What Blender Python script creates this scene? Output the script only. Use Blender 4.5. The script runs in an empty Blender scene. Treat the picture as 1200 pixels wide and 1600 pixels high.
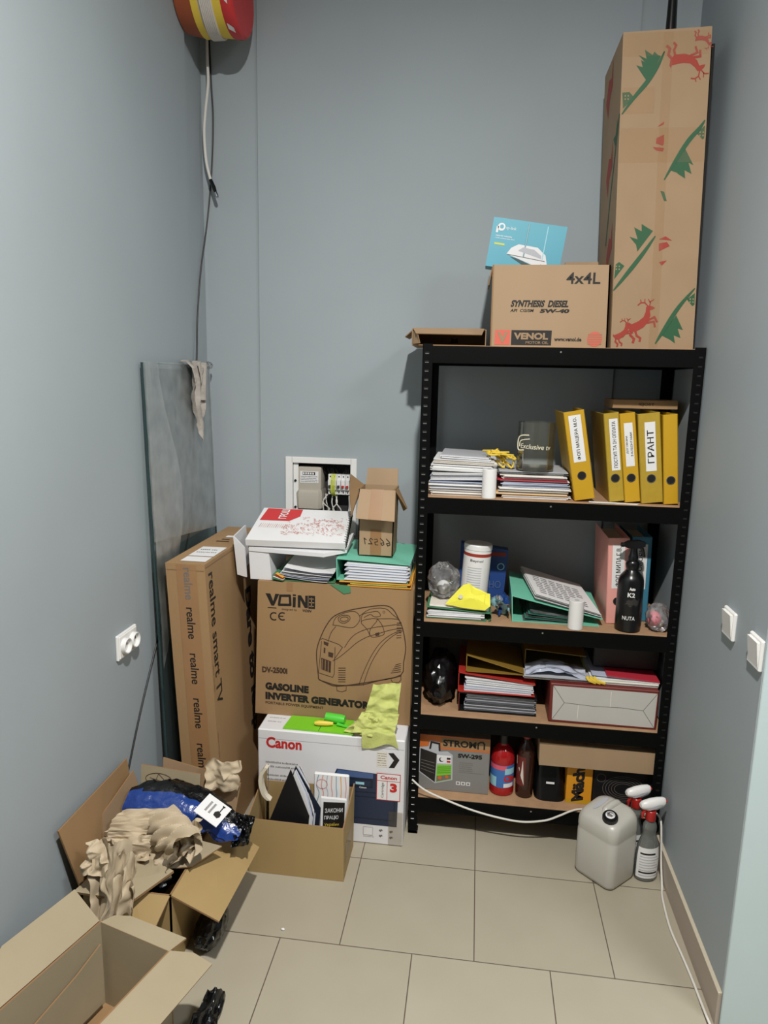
import bpy, bmesh, math, random
from mathutils import Vector, Matrix, Euler, noise
SC = bpy.context.scene
COL = SC.collection
V = Vector
R = math.radians

# ------------------------------------------------------------------ camera, light, exposure
cam = bpy.data.cameras.new('camera')
camo = bpy.data.objects.new('camera', cam)
COL.objects.link(camo)
F_PX, CAM, YAW, PITCH, ROLL = 1112.18, V((0.1932, -2.4240, 1.6817)), 0.127664, -0.183011, 0.02202
cam.sensor_fit = 'VERTICAL'
cam.sensor_height = 36.0
cam.lens = F_PX / 1600 * 36.0
cam.clip_start = 0.05
_c, _s = math.cos(YAW), math.sin(YAW)
_f0, _r0, _u0 = V((-_s, _c, 0)), V((_c, _s, 0)), V((0, 0, 1))
_fw = _f0 * math.cos(PITCH) + _u0 * math.sin(PITCH)
_up = -_f0 * math.sin(PITCH) + _u0 * math.cos(PITCH)
_rt = _r0 * math.cos(ROLL) + _up * math.sin(ROLL)
_uu = -_r0 * math.sin(ROLL) + _up * math.cos(ROLL)
camo.matrix_world = Matrix(((_rt.x, _uu.x, -_fw.x, CAM.x), (_rt.y, _uu.y, -_fw.y, CAM.y), (_rt.z, _uu.z, -_fw.z, CAM.z), (0, 0, 0, 1)))
SC.camera = camo

world = bpy.data.worlds.new('world')
SC.world = world
world.use_nodes = True
world.node_tree.nodes['Background'].inputs[0].default_value = (0.80, 0.90, 1.0, 1)
world.node_tree.nodes['Background'].inputs[1].default_value = 0.004


def lamp(name, loc, size, power, color, target=None):
    d = bpy.data.lights.new(name, 'AREA')
    d.shape = 'DISK'
    d.size = size
    d.energy = power
    d.color = color
    o = bpy.data.objects.new(name, d)
    o.location = loc
    if target is not None:
        o.rotation_euler = (V(target) - V(loc)).to_track_quat('-Z', 'Y').to_euler()
    COL.objects.link(o)
    return o


lamp('downlight', (0.25, -2.05, 3.38), 0.11, 129, (1.0, 0.965, 0.91))
lamp('room_light', (2.05, -2.05, 3.36), 0.9, 62, (0.95, 0.98, 1.0))
SC.view_settings.view_transform = 'Standard'
SC.view_settings.look = 'None'
SC.view_settings.gamma = 1.0
SC.view_settings.use_curve_mapping = False
SC.view_settings.exposure = 0.0


# ------------------------------------------------------------------ materials
def lin(c):
    return tuple(((x / 255) / 12.92 if x / 255 <= 0.04045 else ((x / 255 + 0.055) / 1.055) ** 2.4) for x in c) + (1.0,)


MATS = {}


def mat(name, rgb, rough=0.6, metal=0.0, var=0.0, scale=8.0, bump=0.0, bscale=60.0, stretch=(1, 1, 1), coat=0.0, sss=0.0, spec=0.5, trans=0.0):
    m = bpy.data.materials.new(name)
    m.use_nodes = True
    nt = m.node_tree
    p = nt.nodes['Principled BSDF']
    p.inputs['Base Color'].default_value = lin(rgb)
    p.inputs['Roughness'].default_value = rough
    p.inputs['Metallic'].default_value = metal
    p.inputs['Specular IOR Level'].default_value = spec
    p.inputs['Coat Weight'].default_value = coat
    p.inputs['Transmission Weight'].default_value = trans
    if sss:
        p.inputs['Subsurface Weight'].default_value = sss
        p.inputs['Subsurface Radius'].default_value = (0.03, 0.03, 0.025)
    if var or bump:
        tc = nt.nodes.new('ShaderNodeTexCoord')
        mp = nt.nodes.new('ShaderNodeMapping')
        mp.inputs['Scale'].default_value = stretch
        nt.links.new(tc.outputs['Object'], mp.inputs['Vector'])
    if var:
        n = nt.nodes.new('ShaderNodeTexNoise')
        n.inputs['Scale'].default_value = scale
        n.inputs['Detail'].default_value = 5
        mx = nt.nodes.new('ShaderNodeMix')
        mx.data_type = 'RGBA'
        a, b = lin([max(0, c * (1 - var)) for c in rgb]), lin([min(255, c * (1 + var)) for c in rgb])
        mx.inputs[6].default_value = a
        mx.inputs[7].default_value = b
        nt.links.new(mp.outputs[0], n.inputs['Vector'])
        nt.links.new(n.outputs['Fac'], mx.inputs[0])
        nt.links.new(mx.outputs[2], p.inputs['Base Color'])
    if bump:
        n2 = nt.nodes.new('ShaderNodeTexNoise')
        n2.inputs['Scale'].default_value = bscale
        n2.inputs['Detail'].default_value = 4
        bp = nt.nodes.new('ShaderNodeBump')
        bp.inputs['Strength'].default_value = bump
        bp.inputs['Distance'].default_value = 0.004
        nt.links.new(mp.outputs[0], n2.inputs['Vector'])
        nt.links.new(n2.outputs['Fac'], bp.inputs['Height'])
        nt.links.new(bp.outputs[0], p.inputs['Normal'])
    MATS[name] = m
    return m


def clear(name, tint=(255, 255, 255), haze=0.06, hazec=(220, 225, 225), gloss=0.05, bump=0.0, refl=1.0, bscale=30):
    m = bpy.data.materials.new(name)
    m.use_nodes = True
    nt = m.node_tree
    nt.nodes.remove(nt.nodes['Principled BSDF'])
    out = nt.nodes['Material Output']
    tr = nt.nodes.new('ShaderNodeBsdfTransparent')
    tr.inputs[0].default_value = lin(tint)
    df = nt.nodes.new('ShaderNodeBsdfDiffuse')
    df.inputs[0].default_value = lin(hazec)
    gl = nt.nodes.new('ShaderNodeBsdfGlossy')
    gl.inputs['Roughness'].default_value = gloss
    m1 = nt.nodes.new('ShaderNodeMixShader')
    m1.inputs[0].default_value = haze
    nt.links.new(tr.outputs[0], m1.inputs[1])
    nt.links.new(df.outputs[0], m1.inputs[2])
    fr = nt.nodes.new('ShaderNodeFresnel')
    fr.inputs['IOR'].default_value = 1.45
    mu = nt.nodes.new('ShaderNodeMath')
    mu.operation = 'MULTIPLY'
    mu.inputs[1].default_value = refl
    nt.links.new(fr.outputs[0], mu.inputs[0])
    m2 = nt.nodes.new('ShaderNodeMixShader')
    nt.links.new(mu.outputs[0], m2.inputs[0])
    nt.links.new(m1.outputs[0], m2.inputs[1])
    nt.links.new(gl.outputs[0], m2.inputs[2])
    nt.links.new(m2.outputs[0], out.inputs['Surface'])
    if bump:
        tc = nt.nodes.new('ShaderNodeTexCoord')
        n2 = nt.nodes.new('ShaderNodeTexNoise')
        n2.inputs['Scale'].default_value = bscale
        bp = nt.nodes.new('ShaderNodeBump')
        bp.inputs['Strength'].default_value = bump
        bp.inputs['Distance'].default_value = 0.02
        nt.links.new(tc.outputs['Object'], n2.inputs['Vector'])
        nt.links.new(n2.outputs['Fac'], bp.inputs['Height'])
        for n in (gl, fr):
            nt.links.new(bp.outputs[0], n.inputs['Normal'])
        hz = nt.nodes.new('ShaderNodeMapRange')
        hz.inputs[1].default_value = 0.3
        hz.inputs[2].default_value = 0.75
        hz.inputs[3].default_value = haze * 0.35
        hz.inputs[4].default_value = haze * 1.8
        nt.links.new(n2.outputs['Fac'], hz.inputs[0])
        nt.links.new(hz.outputs[0], m1.inputs[0])
    MATS[name] = m
    return m


mat('wall', (157, 166, 171), 0.6, var=0.03, scale=2.2, bump=0.05, bscale=90, spec=0.2)
mat('jamb', (186, 202, 204), 0.5, var=0.03, scale=3, bump=0.05)
mat('ceiling', (84, 84, 83), 0.8, var=0.02)
mat('far_wall', (48, 50, 51), 0.8, var=0.02)
mat('skirting', (165, 152, 140), 0.4, var=0.04, scale=6)
mat('skirting_edge', (190, 180, 160), 0.5)
mat('black_steel', (6, 7, 7), 0.5, var=0.1, scale=20, spec=0.10)
mat('slot_lip', (150, 150, 150), 0.35, metal=0.6)
mat('hole_black', (4, 4, 5), 0.8)
mat('board', (164, 130, 98), 0.75, var=0.10, scale=30, bump=0.15, bscale=120)
mat('kraft', (162, 136, 106), 0.72, var=0.05, scale=7, bump=0.10, bscale=40, stretch=(1, 1, 0.25))
mat('kraft_warm', (158, 133, 88), 0.72, var=0.05, scale=7, bump=0.10, bscale=40, stretch=(1, 1, 0.25))
mat('kraft_light', (152, 126, 97), 0.72, var=0.05, scale=7, bump=0.10, bscale=40)
mat('kraft_dark', (152, 121, 84), 0.75, var=0.06, scale=7, bump=0.10, bscale=40, stretch=(1, 1, 0.25))
mat('kraft_grey', (156, 143, 117), 0.75, var=0.05, scale=6, bump=0.10, bscale=40)
mat('kraft_edge', (140, 108, 74), 0.8)
mat('kraft_tape', (150, 114, 78), 0.3, var=0.05, scale=12)
mat('crumple_kraft', (184, 168, 142), 0.75, var=0.05, scale=9)
mat('dark_sheets', (84, 86, 92), 0.7, var=0.15, scale=30)
mat('ink', (26, 22, 20), 0.6)
mat('ink_brown', (66, 44, 30), 0.7)
mat('ink_grey', (110, 105, 100), 0.7)
mat('ink_red', (190, 38, 36), 0.6)
mat('print_red', (150, 48, 34), 0.65)
mat('print_salmon', (205, 98, 82), 0.65)
mat('print_rose', (206, 140, 132), 0.65)
mat('print_green', (34, 84, 52), 0.65)
mat('print_pale', (205, 190, 160), 0.6)
mat('white_paper', (222, 222, 222), 0.7, var=0.02, scale=12)
mat('paper_warm', (218, 212, 200), 0.7, var=0.03, scale=12)
mat('bag_base_shaded', (184, 182, 177), 0.7, var=0.03, scale=9)  # white paper greyed to carry the shade of the shelf above
mat('paper_blue', (178, 186, 206), 0.7, var=0.04, scale=12)
mat('paper_shade', (176, 178, 184), 0.7)
mat('pencil', (96, 96, 108), 0.7)
mat('white_box', (216, 216, 218), 0.45, var=0.015, scale=5, spec=0.4)
mat('white_plastic', (226, 226, 224), 0.35, spec=0.5)
mat('yellow_board', (192, 150, 24), 0.5, var=0.03, scale=14, bump=0.05)
mat('yellow_board_pale', (172, 143, 42), 0.5, var=0.05, scale=60, bump=0.05)
mat('yellow_board_shaded', (128, 100, 36), 0.55, var=0.05)  # yellow board darkened: shade of the shelf above is in the colour
mat('orange_board', (220, 160, 60), 0.55, var=0.04)
mat('ring', (150, 150, 150), 0.25, metal=0.9)
mat('chrome', (200, 202, 205), 0.15, metal=1.0)
mat('mint', (112, 190, 165), 0.5, var=0.03, scale=10)
mat('mint_dark', (60, 120, 104), 0.5)
mat('green_card', (70, 130, 92), 0.55, var=0.05)
mat('pink_board', (226, 160, 150), 0.5, var=0.03, scale=12)
mat('teal_board', (58, 122, 148), 0.5, var=0.03)
mat('red_board', (168, 44, 36), 0.5, var=0.04)
mat('maroon', (104, 36, 30), 0.5, var=0.06)
mat('crimson', (178, 44, 60), 0.5)
mat('lime_card', (196, 200, 90), 0.6)
mat('dark_board', (16, 16, 18), 0.5)
mat('olive_dark', (92, 80, 34), 0.6)
mat('teal_print', (84, 160, 180), 0.45, var=0.03, scale=5)
mat('teal_side', (40, 70, 72), 0.5)
mat('bottle_black', (12, 12, 14), 0.28, spec=0.5)
mat('black_film', (9, 9, 11), 0.2, bump=0.8, bscale=40, spec=0.6)
mat('blue_film', (28, 58, 128), 0.22, bump=0.8, bscale=45, spec=0.6)
mat('black_plastic', (18, 18, 20), 0.35)
mat('cable_black', (12, 13, 14), 0.5)
mat('cable_white', (215, 212, 205), 0.4)
mat('lime_rag', (186, 192, 112), 0.9, var=0.08, scale=18, bump=0.3, bscale=140)
mat('yellow_rag', (228, 222, 70), 0.7, var=0.05, scale=18, bump=0.15)
mat('grey_rag', (158, 152, 145), 0.95, var=0.22, scale=34, bump=0.4, bscale=160)
mat('lime_plastic', (120, 196, 40), 0.4, var=0.03)
mat('green_plastic', (84, 200, 60), 0.35)
mat('bin_blue', (30, 66, 130), 0.5, var=0.05)
mat('orange_print', (196, 104, 44), 0.55, var=0.03)
mat('grey_print', (126, 126, 124), 0.55, var=0.03)
mat('amber_box', (216, 146, 30), 0.5, var=0.03)
mat('navy', (32, 44, 68), 0.45)
mat('navy_dark', (22, 30, 46), 0.45)
mat('navy_light', (70, 92, 136), 0.45)
mat('red_liquid', (190, 30, 34), 0.12, trans=0.35, spec=0.6)
mat('brown_liquid', (48, 22, 16), 0.10, spec=0.6)
mat('red_plastic', (176, 36, 34), 0.35)
mat('label_blue', (60, 110, 176), 0.4)
mat('label_pink', (214, 90, 110), 0.4)
mat('label_sky', (150, 200, 214), 0.4)
mat('hdpe', (188, 186, 178), 0.34, sss=0.35, var=0.02, scale=4)
mat('orange_brown', (164, 84, 52), 0.45, var=0.05)
mat('strap_yellow', (226, 196, 70), 0.5)
mat('string_white', (206, 198, 190), 0.8, bump=0.5, bscale=220)
mat('label_red', (200, 50, 52), 0.45)
mat('meter_grey', (176, 170, 158), 0.4)
mat('breaker', (226, 226, 226), 0.4)
mat('panel_dark', (52, 50, 50), 0.6)
mat('wire_blue', (60, 96, 170), 0.5)
mat('wire_yg', (200, 210, 60), 0.5)
mat('cream', (214, 206, 186), 0.45)
mat('pale_text', (220, 214, 190), 0.6)
mat('steel_text', (205, 205, 205), 0.5)
mat('pink_ball', (222, 120, 132), 0.5)
mat('glass_edge', (36, 58, 58), 0.12, spec=0.8)
mat('marble_a', (120, 160, 180), 0.6)
mat('marble_b', (214, 150, 140), 0.6)
clear('glass', (214, 228, 226), 0.03, (190, 205, 202), 0.02, refl=0.8)
clear('wrap_film', (246, 249, 249), 0.19, (200, 206, 206), 0.4, bump=0.35, bscale=16, refl=0.45)
clear('clear_plastic', (253, 253, 253), 0.16, (225, 225, 228), 0.12, bump=0.3, bscale=24, refl=1.3)
clear('tape_film', (253, 250, 244), 0.05, (220, 205, 180), 0.2, refl=0.55)
clear('acrylic', (254, 254, 251), 0.02, (205, 205, 190), 0.03, refl=0.7)
clear('clear_bottle', (240, 243, 240), 0.20, (205, 210, 205), 0.06, refl=1.5)


# ------------------------------------------------------------------ mesh builder
def fr(o, u, v, lift=0.0):
    """frame: origin o, u and v axes (may be sheared), normal u x v"""
    u, v = V(u), V(v)
    n = u.cross(v).normalized()
    o = V(o) + n * lift
    return Matrix(((u.x, v.x, n.x, o.x), (u.y, v.y, n.y, o.y), (u.z, v.z, n.z, o.z), (0, 0, 0, 1)))


def front(x, y, z, lift=0.0006):
    return fr((x, y, z), (1, 0, 0), (0, 0, 1), lift)


def top(x, y, z, lift=0.0006):
    return fr((x, y, z), (1, 0, 0), (0, 1, 0), lift)


def rotm(x=0, y=0, z=0, at=(0, 0, 0)):
    a = V(at)
    return Matrix.Translation(a) @ Euler((R(x), R(y), R(z))).to_matrix().to_4x4() @ Matrix.Translation(-a)


def smooth(pts, n=6, closed=False):
    pts = [V(p) for p in pts]
    out = []
    m = len(pts)
    for i in range(m if closed else m - 1):
        if closed:
            a, b, c, d = pts[i - 1], pts[i], pts[(i + 1) % m], pts[(i + 2) % m]
        else:
            a, b, c, d = pts[max(i - 1, 0)], pts[i], pts[i + 1], pts[min(i + 2, m - 1)]
        for k in range(n):
            t = k / n
            out.append(0.5 * ((2 * b) + (c - a) * t + (2 * a - 5 * b + 4 * c - d) * t * t + (3 * b - a - 3 * c + d) * t ** 3))
    if not closed:
        out.append(pts[-1])
    return out


TXT = {}


def glyphs(s, bold, spacing):
    key = (s, bold, spacing)
    if key not in TXT:
        c = bpy.data.curves.new('tmp', 'FONT')
        c.body = s
        c.size = 1.0
        c.offset = bold
        c.resolution_u = 3
        c.space_character = spacing
        o = bpy.data.objects.new('tmp', c)
        COL.objects.link(o)
        dg = bpy.context.evaluated_depsgraph_get()
        ev = o.evaluated_get(dg)
        me = ev.to_mesh()
        TXT[key] = ([v.co.copy() for v in me.vertices], [tuple(p.vertices) for p in me.polygons])
        ev.to_mesh_clear()
        bpy.data.objects.remove(o)
        bpy.data.curves.remove(c)
    return TXT[key]


class MB:
    def __init__(s, T=None):
        s.v, s.f, s.m, s.mats = [], [], [], []
        s.T = T if T is not None else Matrix()

    def mi(s, name):
        if name not in s.mats:
            s.mats.append(name)
        return s.mats.index(name)

    def add(s, vs, fs, m, M=None):
        T = s.T @ M if M is not None else s.T
        b = len(s.v)
        s.v.extend(T @ V(p) for p in vs)
        k = s.mi(m) if isinstance(m, str) else None
        for i, f in enumerate(fs):
            s.f.append(tuple(b + j for j in f))
            s.m.append(k if k is not None else s.mi(m[i]))
        return s

    def box(s, x0, x1, y0, y1, z0, z1, m, bev=0.0015, M=None):
        if bev <= 0:
            vs = [(x, y, z) for z in (z0, z1) for y in (y0, y1) for x in (x0, x1)]
            return s.add(vs, [(0, 2, 3, 1), (4, 5, 7, 6), (0, 1, 5, 4), (2, 6, 7, 3), (0, 4, 6, 2), (1, 3, 7, 5)], m, M)
        bm = bmesh.new()
        bmesh.ops.create_cube(bm, size=1)
        for v in bm.verts:
            v.co = V(((x0 + x1) / 2 + v.co.x * (x1 - x0), (y0 + y1) / 2 + v.co.y * (y1 - y0), (z0 + z1) / 2 + v.co.z * (z1 - z0)))
        bev = min(bev, 0.45 * min(x1 - x0, y1 - y0, z1 - z0))
        bmesh.ops.bevel(bm, geom=bm.edges[:], offset=bev, segments=2 if bev > 0.004 else 1, affect='EDGES', profile=0.6)
        bm.verts.index_update()
        s.add([v.co.copy() for v in bm.verts], [tuple(v.index for v in f.verts) for f in bm.faces], m, M)
        bm.free()
        return s

    def hexa(s, b, t, m):
        """b, t: four bottom and four top corners, front-left, front-right, back-right, back-left; m one or six names (front,right,back,left,top,bottom)"""
        ms = [m] * 6 if isinstance(m, str) else list(m)
        return s.add(list(b) + list(t), [(0, 1, 5, 4), (1, 2, 6, 5), (2, 3, 7, 6), (3, 0, 4, 7), (4, 5, 6, 7), (3, 2, 1, 0)], ms)

    def slab(s, pts, t, m, edge=None, M=None):
        """planar polygon thickened by t along minus its normal"""
        p = [V(q) for q in pts]
        n = V((0, 0, 0))
        for i in range(len(p)):
            a, b = p[i] - p[0], p[(i + 1) % len(p)] - p[0]
            n += a.cross(b)
        n.normalize()
        k = len(p)
        vs = p + [q - n * t for q in p]
        fs = [tuple(range(k)), tuple(reversed(range(k, 2 * k)))] + [(i, k + i, k + (i + 1) % k, (i + 1) % k) for i in range(k)]
        return s.add(vs, fs, [m, m] + [edge or m] * k, M)

    def poly(s, pts, F, m, lift=0.0):
        return s.add([(p[0], p[1], lift) for p in pts], [tuple(range(len(pts)))], m, F)

    def rect(s, x0, x1, y0, y1, F, m, lift=0.0):
        return s.poly([(x0, y0), (x1, y0), (x1, y1), (x0, y1)], F, m, lift)

    def disc(s, cx, cy, r, F, m, lift=0.0, n=24, ry=None):
        return s.poly([(cx + r * math.cos(2 * math.pi * i / n), cy + (ry or r) * math.sin(2 * math.pi * i / n)) for i in range(n)], F, m, lift)

    def line(s, pts, F, w, m, closed=False, lift=0.0):
        P = [V((p[0], p[1])) for p in pts]
        if closed:
            P.append(P[0])
        for i, (a, b) in enumerate(zip(P, P[1:])):
            d = b - a
            if d.length < 1e-6:
                continue
            d.normalize()
            n = V((-d.y, d.x)) * w / 2
            e = d * w * 0.3
            s.poly([a - n - e, b - n + e, b + n + e, a + n - e], F, m, lift + .0001 + (i % 4) * .00006)
        return s

    def ribbon(s, pts, F, w0, w1, m, lift=0.0):
        P = [V((p[0], p[1])) for p in pts]
        k = len(P)
        A, B = [], []
        for i in range(k):
            d = (P[min(i + 1, k - 1)] - P[max(i - 1, 0)]).normalized()
            n = V((-d.y, d.x)) * (w0 + (w1 - w0) * math.sin(math.pi * i / (k - 1))) / 2
            A.append(P[i] + n)
            B.append(P[i] - n)
        for i in range(k - 1):
            s.poly([B[i], B[i + 1], A[i + 1], A[i]], F, m, lift)
        return s

    def text(s, t, F, w, h, m, bold=0.0, spacing=1.0, slant=0.0, lift=0.0):
        vs, fs = glyphs(t, bold, spacing)
        if not vs:
            return s
        x0, x1 = min(v.x for v in vs), max(v.x for v in vs)
        y0, y1 = min(v.y for v in vs), max(v.y for v in vs)
        kx, ky = w / (x1 - x0), h / (y1 - y0)
        return s.add([((v.x - x0) * kx + (v.y - y0) * ky * slant, (v.y - y0) * ky, lift) for v in vs], fs, m, F)

    def scribble(s, F, x0, x1, y, h, m, seed=1, w=0.0012):
        """a line of print too small to read"""
        rnd = random.Random(seed)
        x = x0
        while x < x1 - h:
            l = rnd.uniform(1.2, 4.0) * h
            e = min(x + l, x1)
            c = x
            while c < e:
                s.rect(c, c + h * 0.35, y, y + h * rnd.uniform(0.6, 1.0), F, m)
                c += h * 0.62
            x = e + h * 0.6
        return s

    def tube(s, pts, r, m, n=8, caps=True, M=None):
        P = [V(p) for p in pts]
        k = len(P)
        rs = r if isinstance(r, (list, tuple)) else [r] * k
        t0 = (P[1] - P[0]).normalized()
        a = t0.orthogonal().normalized()
        vs, fs = [], []
        for i in range(k):
            t = (P[min(i + 1, k - 1)] - P[max(i - 1, 0)])
            if t.length < 1e-9:
                t = t0
            t.normalize()
            a = (a - t * a.dot(t))
            a = a.normalized() if a.length > 1e-6 else t.orthogonal().normalized()
            b = t.cross(a)
            for j in range(n):
                q = 2 * math.pi * j / n
                vs.append(P[i] + (a * math.cos(q) + b * math.sin(q)) * rs[i])
        for i in range(k - 1):
            for j in range(n):
                fs.append((i * n + j, i * n + (j + 1) % n, (i + 1) * n + (j + 1) % n, (i + 1) * n + j))
        if caps:
            fs.append(tuple(reversed(range(n))))
            fs.append(tuple(range((k - 1) * n, k * n)))
        return s.add(vs, fs, m, M)

    def lathe(s, prof, m, at=(0, 0, 0), n=28, M=None, sx=1.0, sy=1.0):
        """prof: list of (radius, z) or (radius, z, material of the band above)"""
        T = Matrix.Translation(V(at)) if M is None else M
        k = len(prof)
        vs = [(p[0] * sx * math.cos(2 * math.pi * j / n), p[0] * sy * math.sin(2 * math.pi * j / n), p[1]) for p in prof for j in range(n)]
        fs, ms = [], []
        for i in range(k - 1):
            mm = prof[i][2] if len(prof[i]) > 2 else m
            for j in range(n):
                fs.append((i * n + j, i * n + (j + 1) % n, (i + 1) * n + (j + 1) % n, (i + 1) * n + j))
                ms.append(mm)
        fs += [tuple(reversed(range(n))), tuple(range((k - 1) * n, k * n))]
        ms += [m, m]
        return s.add(vs, fs, ms, T)

    def loft(s, loops, m, caps=True, closed=True, M=None):
        n = len(loops[0])
        vs = [p for l in loops for p in l]
        fs = []
        for i in range(len(loops) - 1):
            for j in range(n if closed else n - 1):
                fs.append((i * n + j, i * n + (j + 1) % n, (i + 1) * n + (j + 1) % n, (i + 1) * n + j))
        if caps:
            fs += [tuple(reversed(range(n))), tuple(range((len(loops) - 1) * n, len(loops) * n))]
        return s.add(vs, fs, m, M)

    def grid(s, fn, nu, nv, m, M=None):
        vs = [fn(i / nu, j / nv) for j in range(nv + 1) for i in range(nu + 1)]
        fs = [(j * (nu + 1) + i, j * (nu + 1) + i + 1, (j + 1) * (nu + 1) + i + 1, (j + 1) * (nu + 1) + i) for j in range(nv) for i in range(nu)]
        if not isinstance(m, str):
            m = [m((i + .5) / nu, (j + .5) / nv) for j in range(nv) for i in range(nu)]
        return s.add(vs, fs, m, M)

    def blob(s, c, r, m, seed=0, amp=0.25, freq=2.0, sub=4, floor=None, M=None):
        """crumpled rounded lump, r = three radii"""
        bm = bmesh.new()
        bmesh.ops.create_icosphere(bm, subdivisions=sub, radius=1)
        o = V((seed * 7.3, seed * 3.1, seed * 1.7))
        for v in bm.verts:
            d = v.co.normalized()
            k = 1 + amp * (noise.ridged_multi_fractal(d * freq + o, 1.0, 2.0, 3, 1.0, 2.0) - 1.0) * 0.6
            p = V((d.x * r[0] * k, d.y * r[1] * k, d.z * r[2] * k)) + V(c)
            if floor is not None and p.z < floor:
                p.z = floor + 0.0005
            v.co = p
        bm.verts.index_update()
        s.add([v.co.copy() for v in bm.verts], [tuple(v.index for v in f.verts) for f in bm.faces], m, M)
        bm.free()
        return s

    def build(s, name, parent=None, label=None, cat=None, group=None, kind=None, sharp=32):
        me = bpy.data.meshes.new(name)
        if parent is None:
            xs, ys, zs = zip(*[(p.x, p.y, p.z) for p in s.v])
            o0 = V(((min(xs) + max(xs)) / 2, (min(ys) + max(ys)) / 2, min(zs)))
            if kind == 'structure':
                o0 = V((0, 0, 0))
            Mi = Matrix.Translation(-o0)
        else:
            root = parent
            Mi = Matrix()
            chain = []
            while root is not None:
                chain.append(root.matrix_basis.copy())
                root = root.parent
            Mw = Matrix()
            for c in reversed(chain):
                Mw = Mw @ c
            Mi = Mw.inverted()
        me.from_pydata([Mi @ p for p in s.v], [], s.f)
        for n in s.mats:
            me.materials.append(MATS[n])
        me.polygons.foreach_set('material_index', s.m)
        me.polygons.foreach_set('use_smooth', [True] * len(s.f))
        me.update()
        me.set_sharp_from_angle(angle=R(sharp))
        o = bpy.data.objects.new(name, me)
        COL.objects.link(o)
        if parent is None:
            o.location = o0
        else:
            o.parent = parent
        return tag(o, label, cat, group, kind)


def tag(o, label=None, cat=None, group=None, kind=None):
    for k, v in (('label', label), ('category', cat), ('group', group), ('kind', kind)):
        if v:
            o[k] = v
    return o


def thing(name, label, cat, loc, group=None):
    o = bpy.data.objects.new(name, None)
    o.empty_display_size = 0.05
    o.location = loc
    COL.objects.link(o)
    return tag(o, label, cat, group)


def folded(n, seed, folds, w, h, wob=0.0):
    """a paper sheet folded over many random lines: grid of points n x n"""
    rnd = random.Random(seed)
    P = [V(((i / n - .5) * w, (j / n - .5) * h, 0)) for j in range(n + 1) for i in range(n + 1)]
    UV = [p.copy() for p in P]
    for k in range(folds):
        a = rnd.uniform(0, math.pi)
        d = V((math.cos(a), math.sin(a), 0))
        c = V((rnd.uniform(-.35, .35) * w, rnd.uniform(-.35, .35) * h, 0))
        ang = rnd.choice((-1, 1)) * rnd.uniform(R(30), R(105))
        nrm = V((-d.y, d.x, 0))
        side = [(q - c).dot(nrm) > 0 for q in UV]
        # fold about the current 3-D position of the line
        idx = min(range(len(UV)), key=lambda i: abs((UV[i] - c).dot(nrm)) + 0.3 * (UV[i] - c).length)
        cen = P[idx].copy()
        far = max((i for i in range(len(UV)) if abs((UV[i] - c).dot(nrm)) < w / n), key=lambda i: (UV[i] - UV[idx]).length, default=idx)
        ax = (P[far] - cen)
        ax = ax.normalized() if ax.length > 1e-6 else d
        Rm = Matrix.Rotation(ang, 3, ax)
        for i, sd in enumerate(side):
            if sd:
                P[i] = cen + Rm @ (P[i] - cen)
    if wob:
        for i, q in enumerate(UV):
            P[i] += V((noise.noise(q * 14 + V((seed, 0, 0))), noise.noise(q * 14 + V((0, seed, 5))), noise.noise(q * 14 + V((3, 0, seed))))) * wob
    return P


def wad(mb, c, size, seed, m, n=26, folds=9, rot=(0, 0, 0), floor=None):
    """crumpled sheet squeezed into a box of the given size"""
    P = folded(n, seed, folds, 0.4, 0.3, 0.012)
    E = Euler((R(rot[0]), R(rot[1]), R(rot[2]))).to_matrix()
    lo = V((min(p.x for p in P), min(p.y for p in P), min(p.z for p in P)))
    hi = V((max(p.x for p in P), max(p.y for p in P), max(p.z for p in P)))
    out = []
    for p in P:
        q = V(((p.x - lo.x) / max(hi.x - lo.x, 1e-6) - .5, (p.y - lo.y) / max(hi.y - lo.y, 1e-6) - .5, (p.z - lo.z) / max(hi.z - lo.z, 1e-6) - .5))
        q = E @ V((q.x * size[0], q.y * size[1], q.z * size[2])) + V(c)
        if floor is not None:
            q.z = max(q.z, floor)
        out.append(q)
    fs = [(j * (n + 1) + i, j * (n + 1) + i + 1, (j + 1) * (n + 1) + i + 1, (j + 1) * (n + 1) + i) for j in range(n) for i in range(n)]
    mb.add(out, fs, m)
    return mb


def tri(x):
    x = x - math.floor(x)
    return 4 * abs(x - .5) - 1


def crumple(mb, quad, amp, seed, m, n=34, waves=6, main=0.0, spread=0.6, freq=(2.0, 7.0), edge=.02):
    """creased sheet spanned over four corner points (each may be lifted off the flat)"""
    rnd = random.Random(seed)
    A, B, C, D = [V(q) for q in quad]
    nrm = ((B - A).cross(D - A) + (C - B).cross(A - B)).normalized()
    W = []
    for k in range(waves):
        th = main + rnd.uniform(-spread, spread)
        W.append((math.cos(th), math.sin(th), rnd.uniform(*freq), rnd.random(), 1.0 / (1 + .55 * k)))
    tot = sum(w_[4] for w_ in W)

    def fn(u, v):
        ju = u + edge * 1.6 * noise.noise(V((u * 3.1, v * 4.3, seed)))
        jv = v + edge * 1.6 * noise.noise(V((u * 4.1, v * 3.3, seed + 9)))
        p = A.lerp(B, ju).lerp(D.lerp(C, ju), jv)
        warp = .22 * noise.noise(V((u * 2.2, v * 2.2, seed + 3)))
        d = sum(w_[4] * tri(w_[2] * (u * w_[0] + v * w_[1]) + w_[3] + warp) for w_ in W) / tot
        d += .35 * noise.noise(V((u * 5, v * 5, seed + 20)))
        return p + nrm * amp * d
    mb.grid(fn, n, n, m)
    return mb


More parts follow.
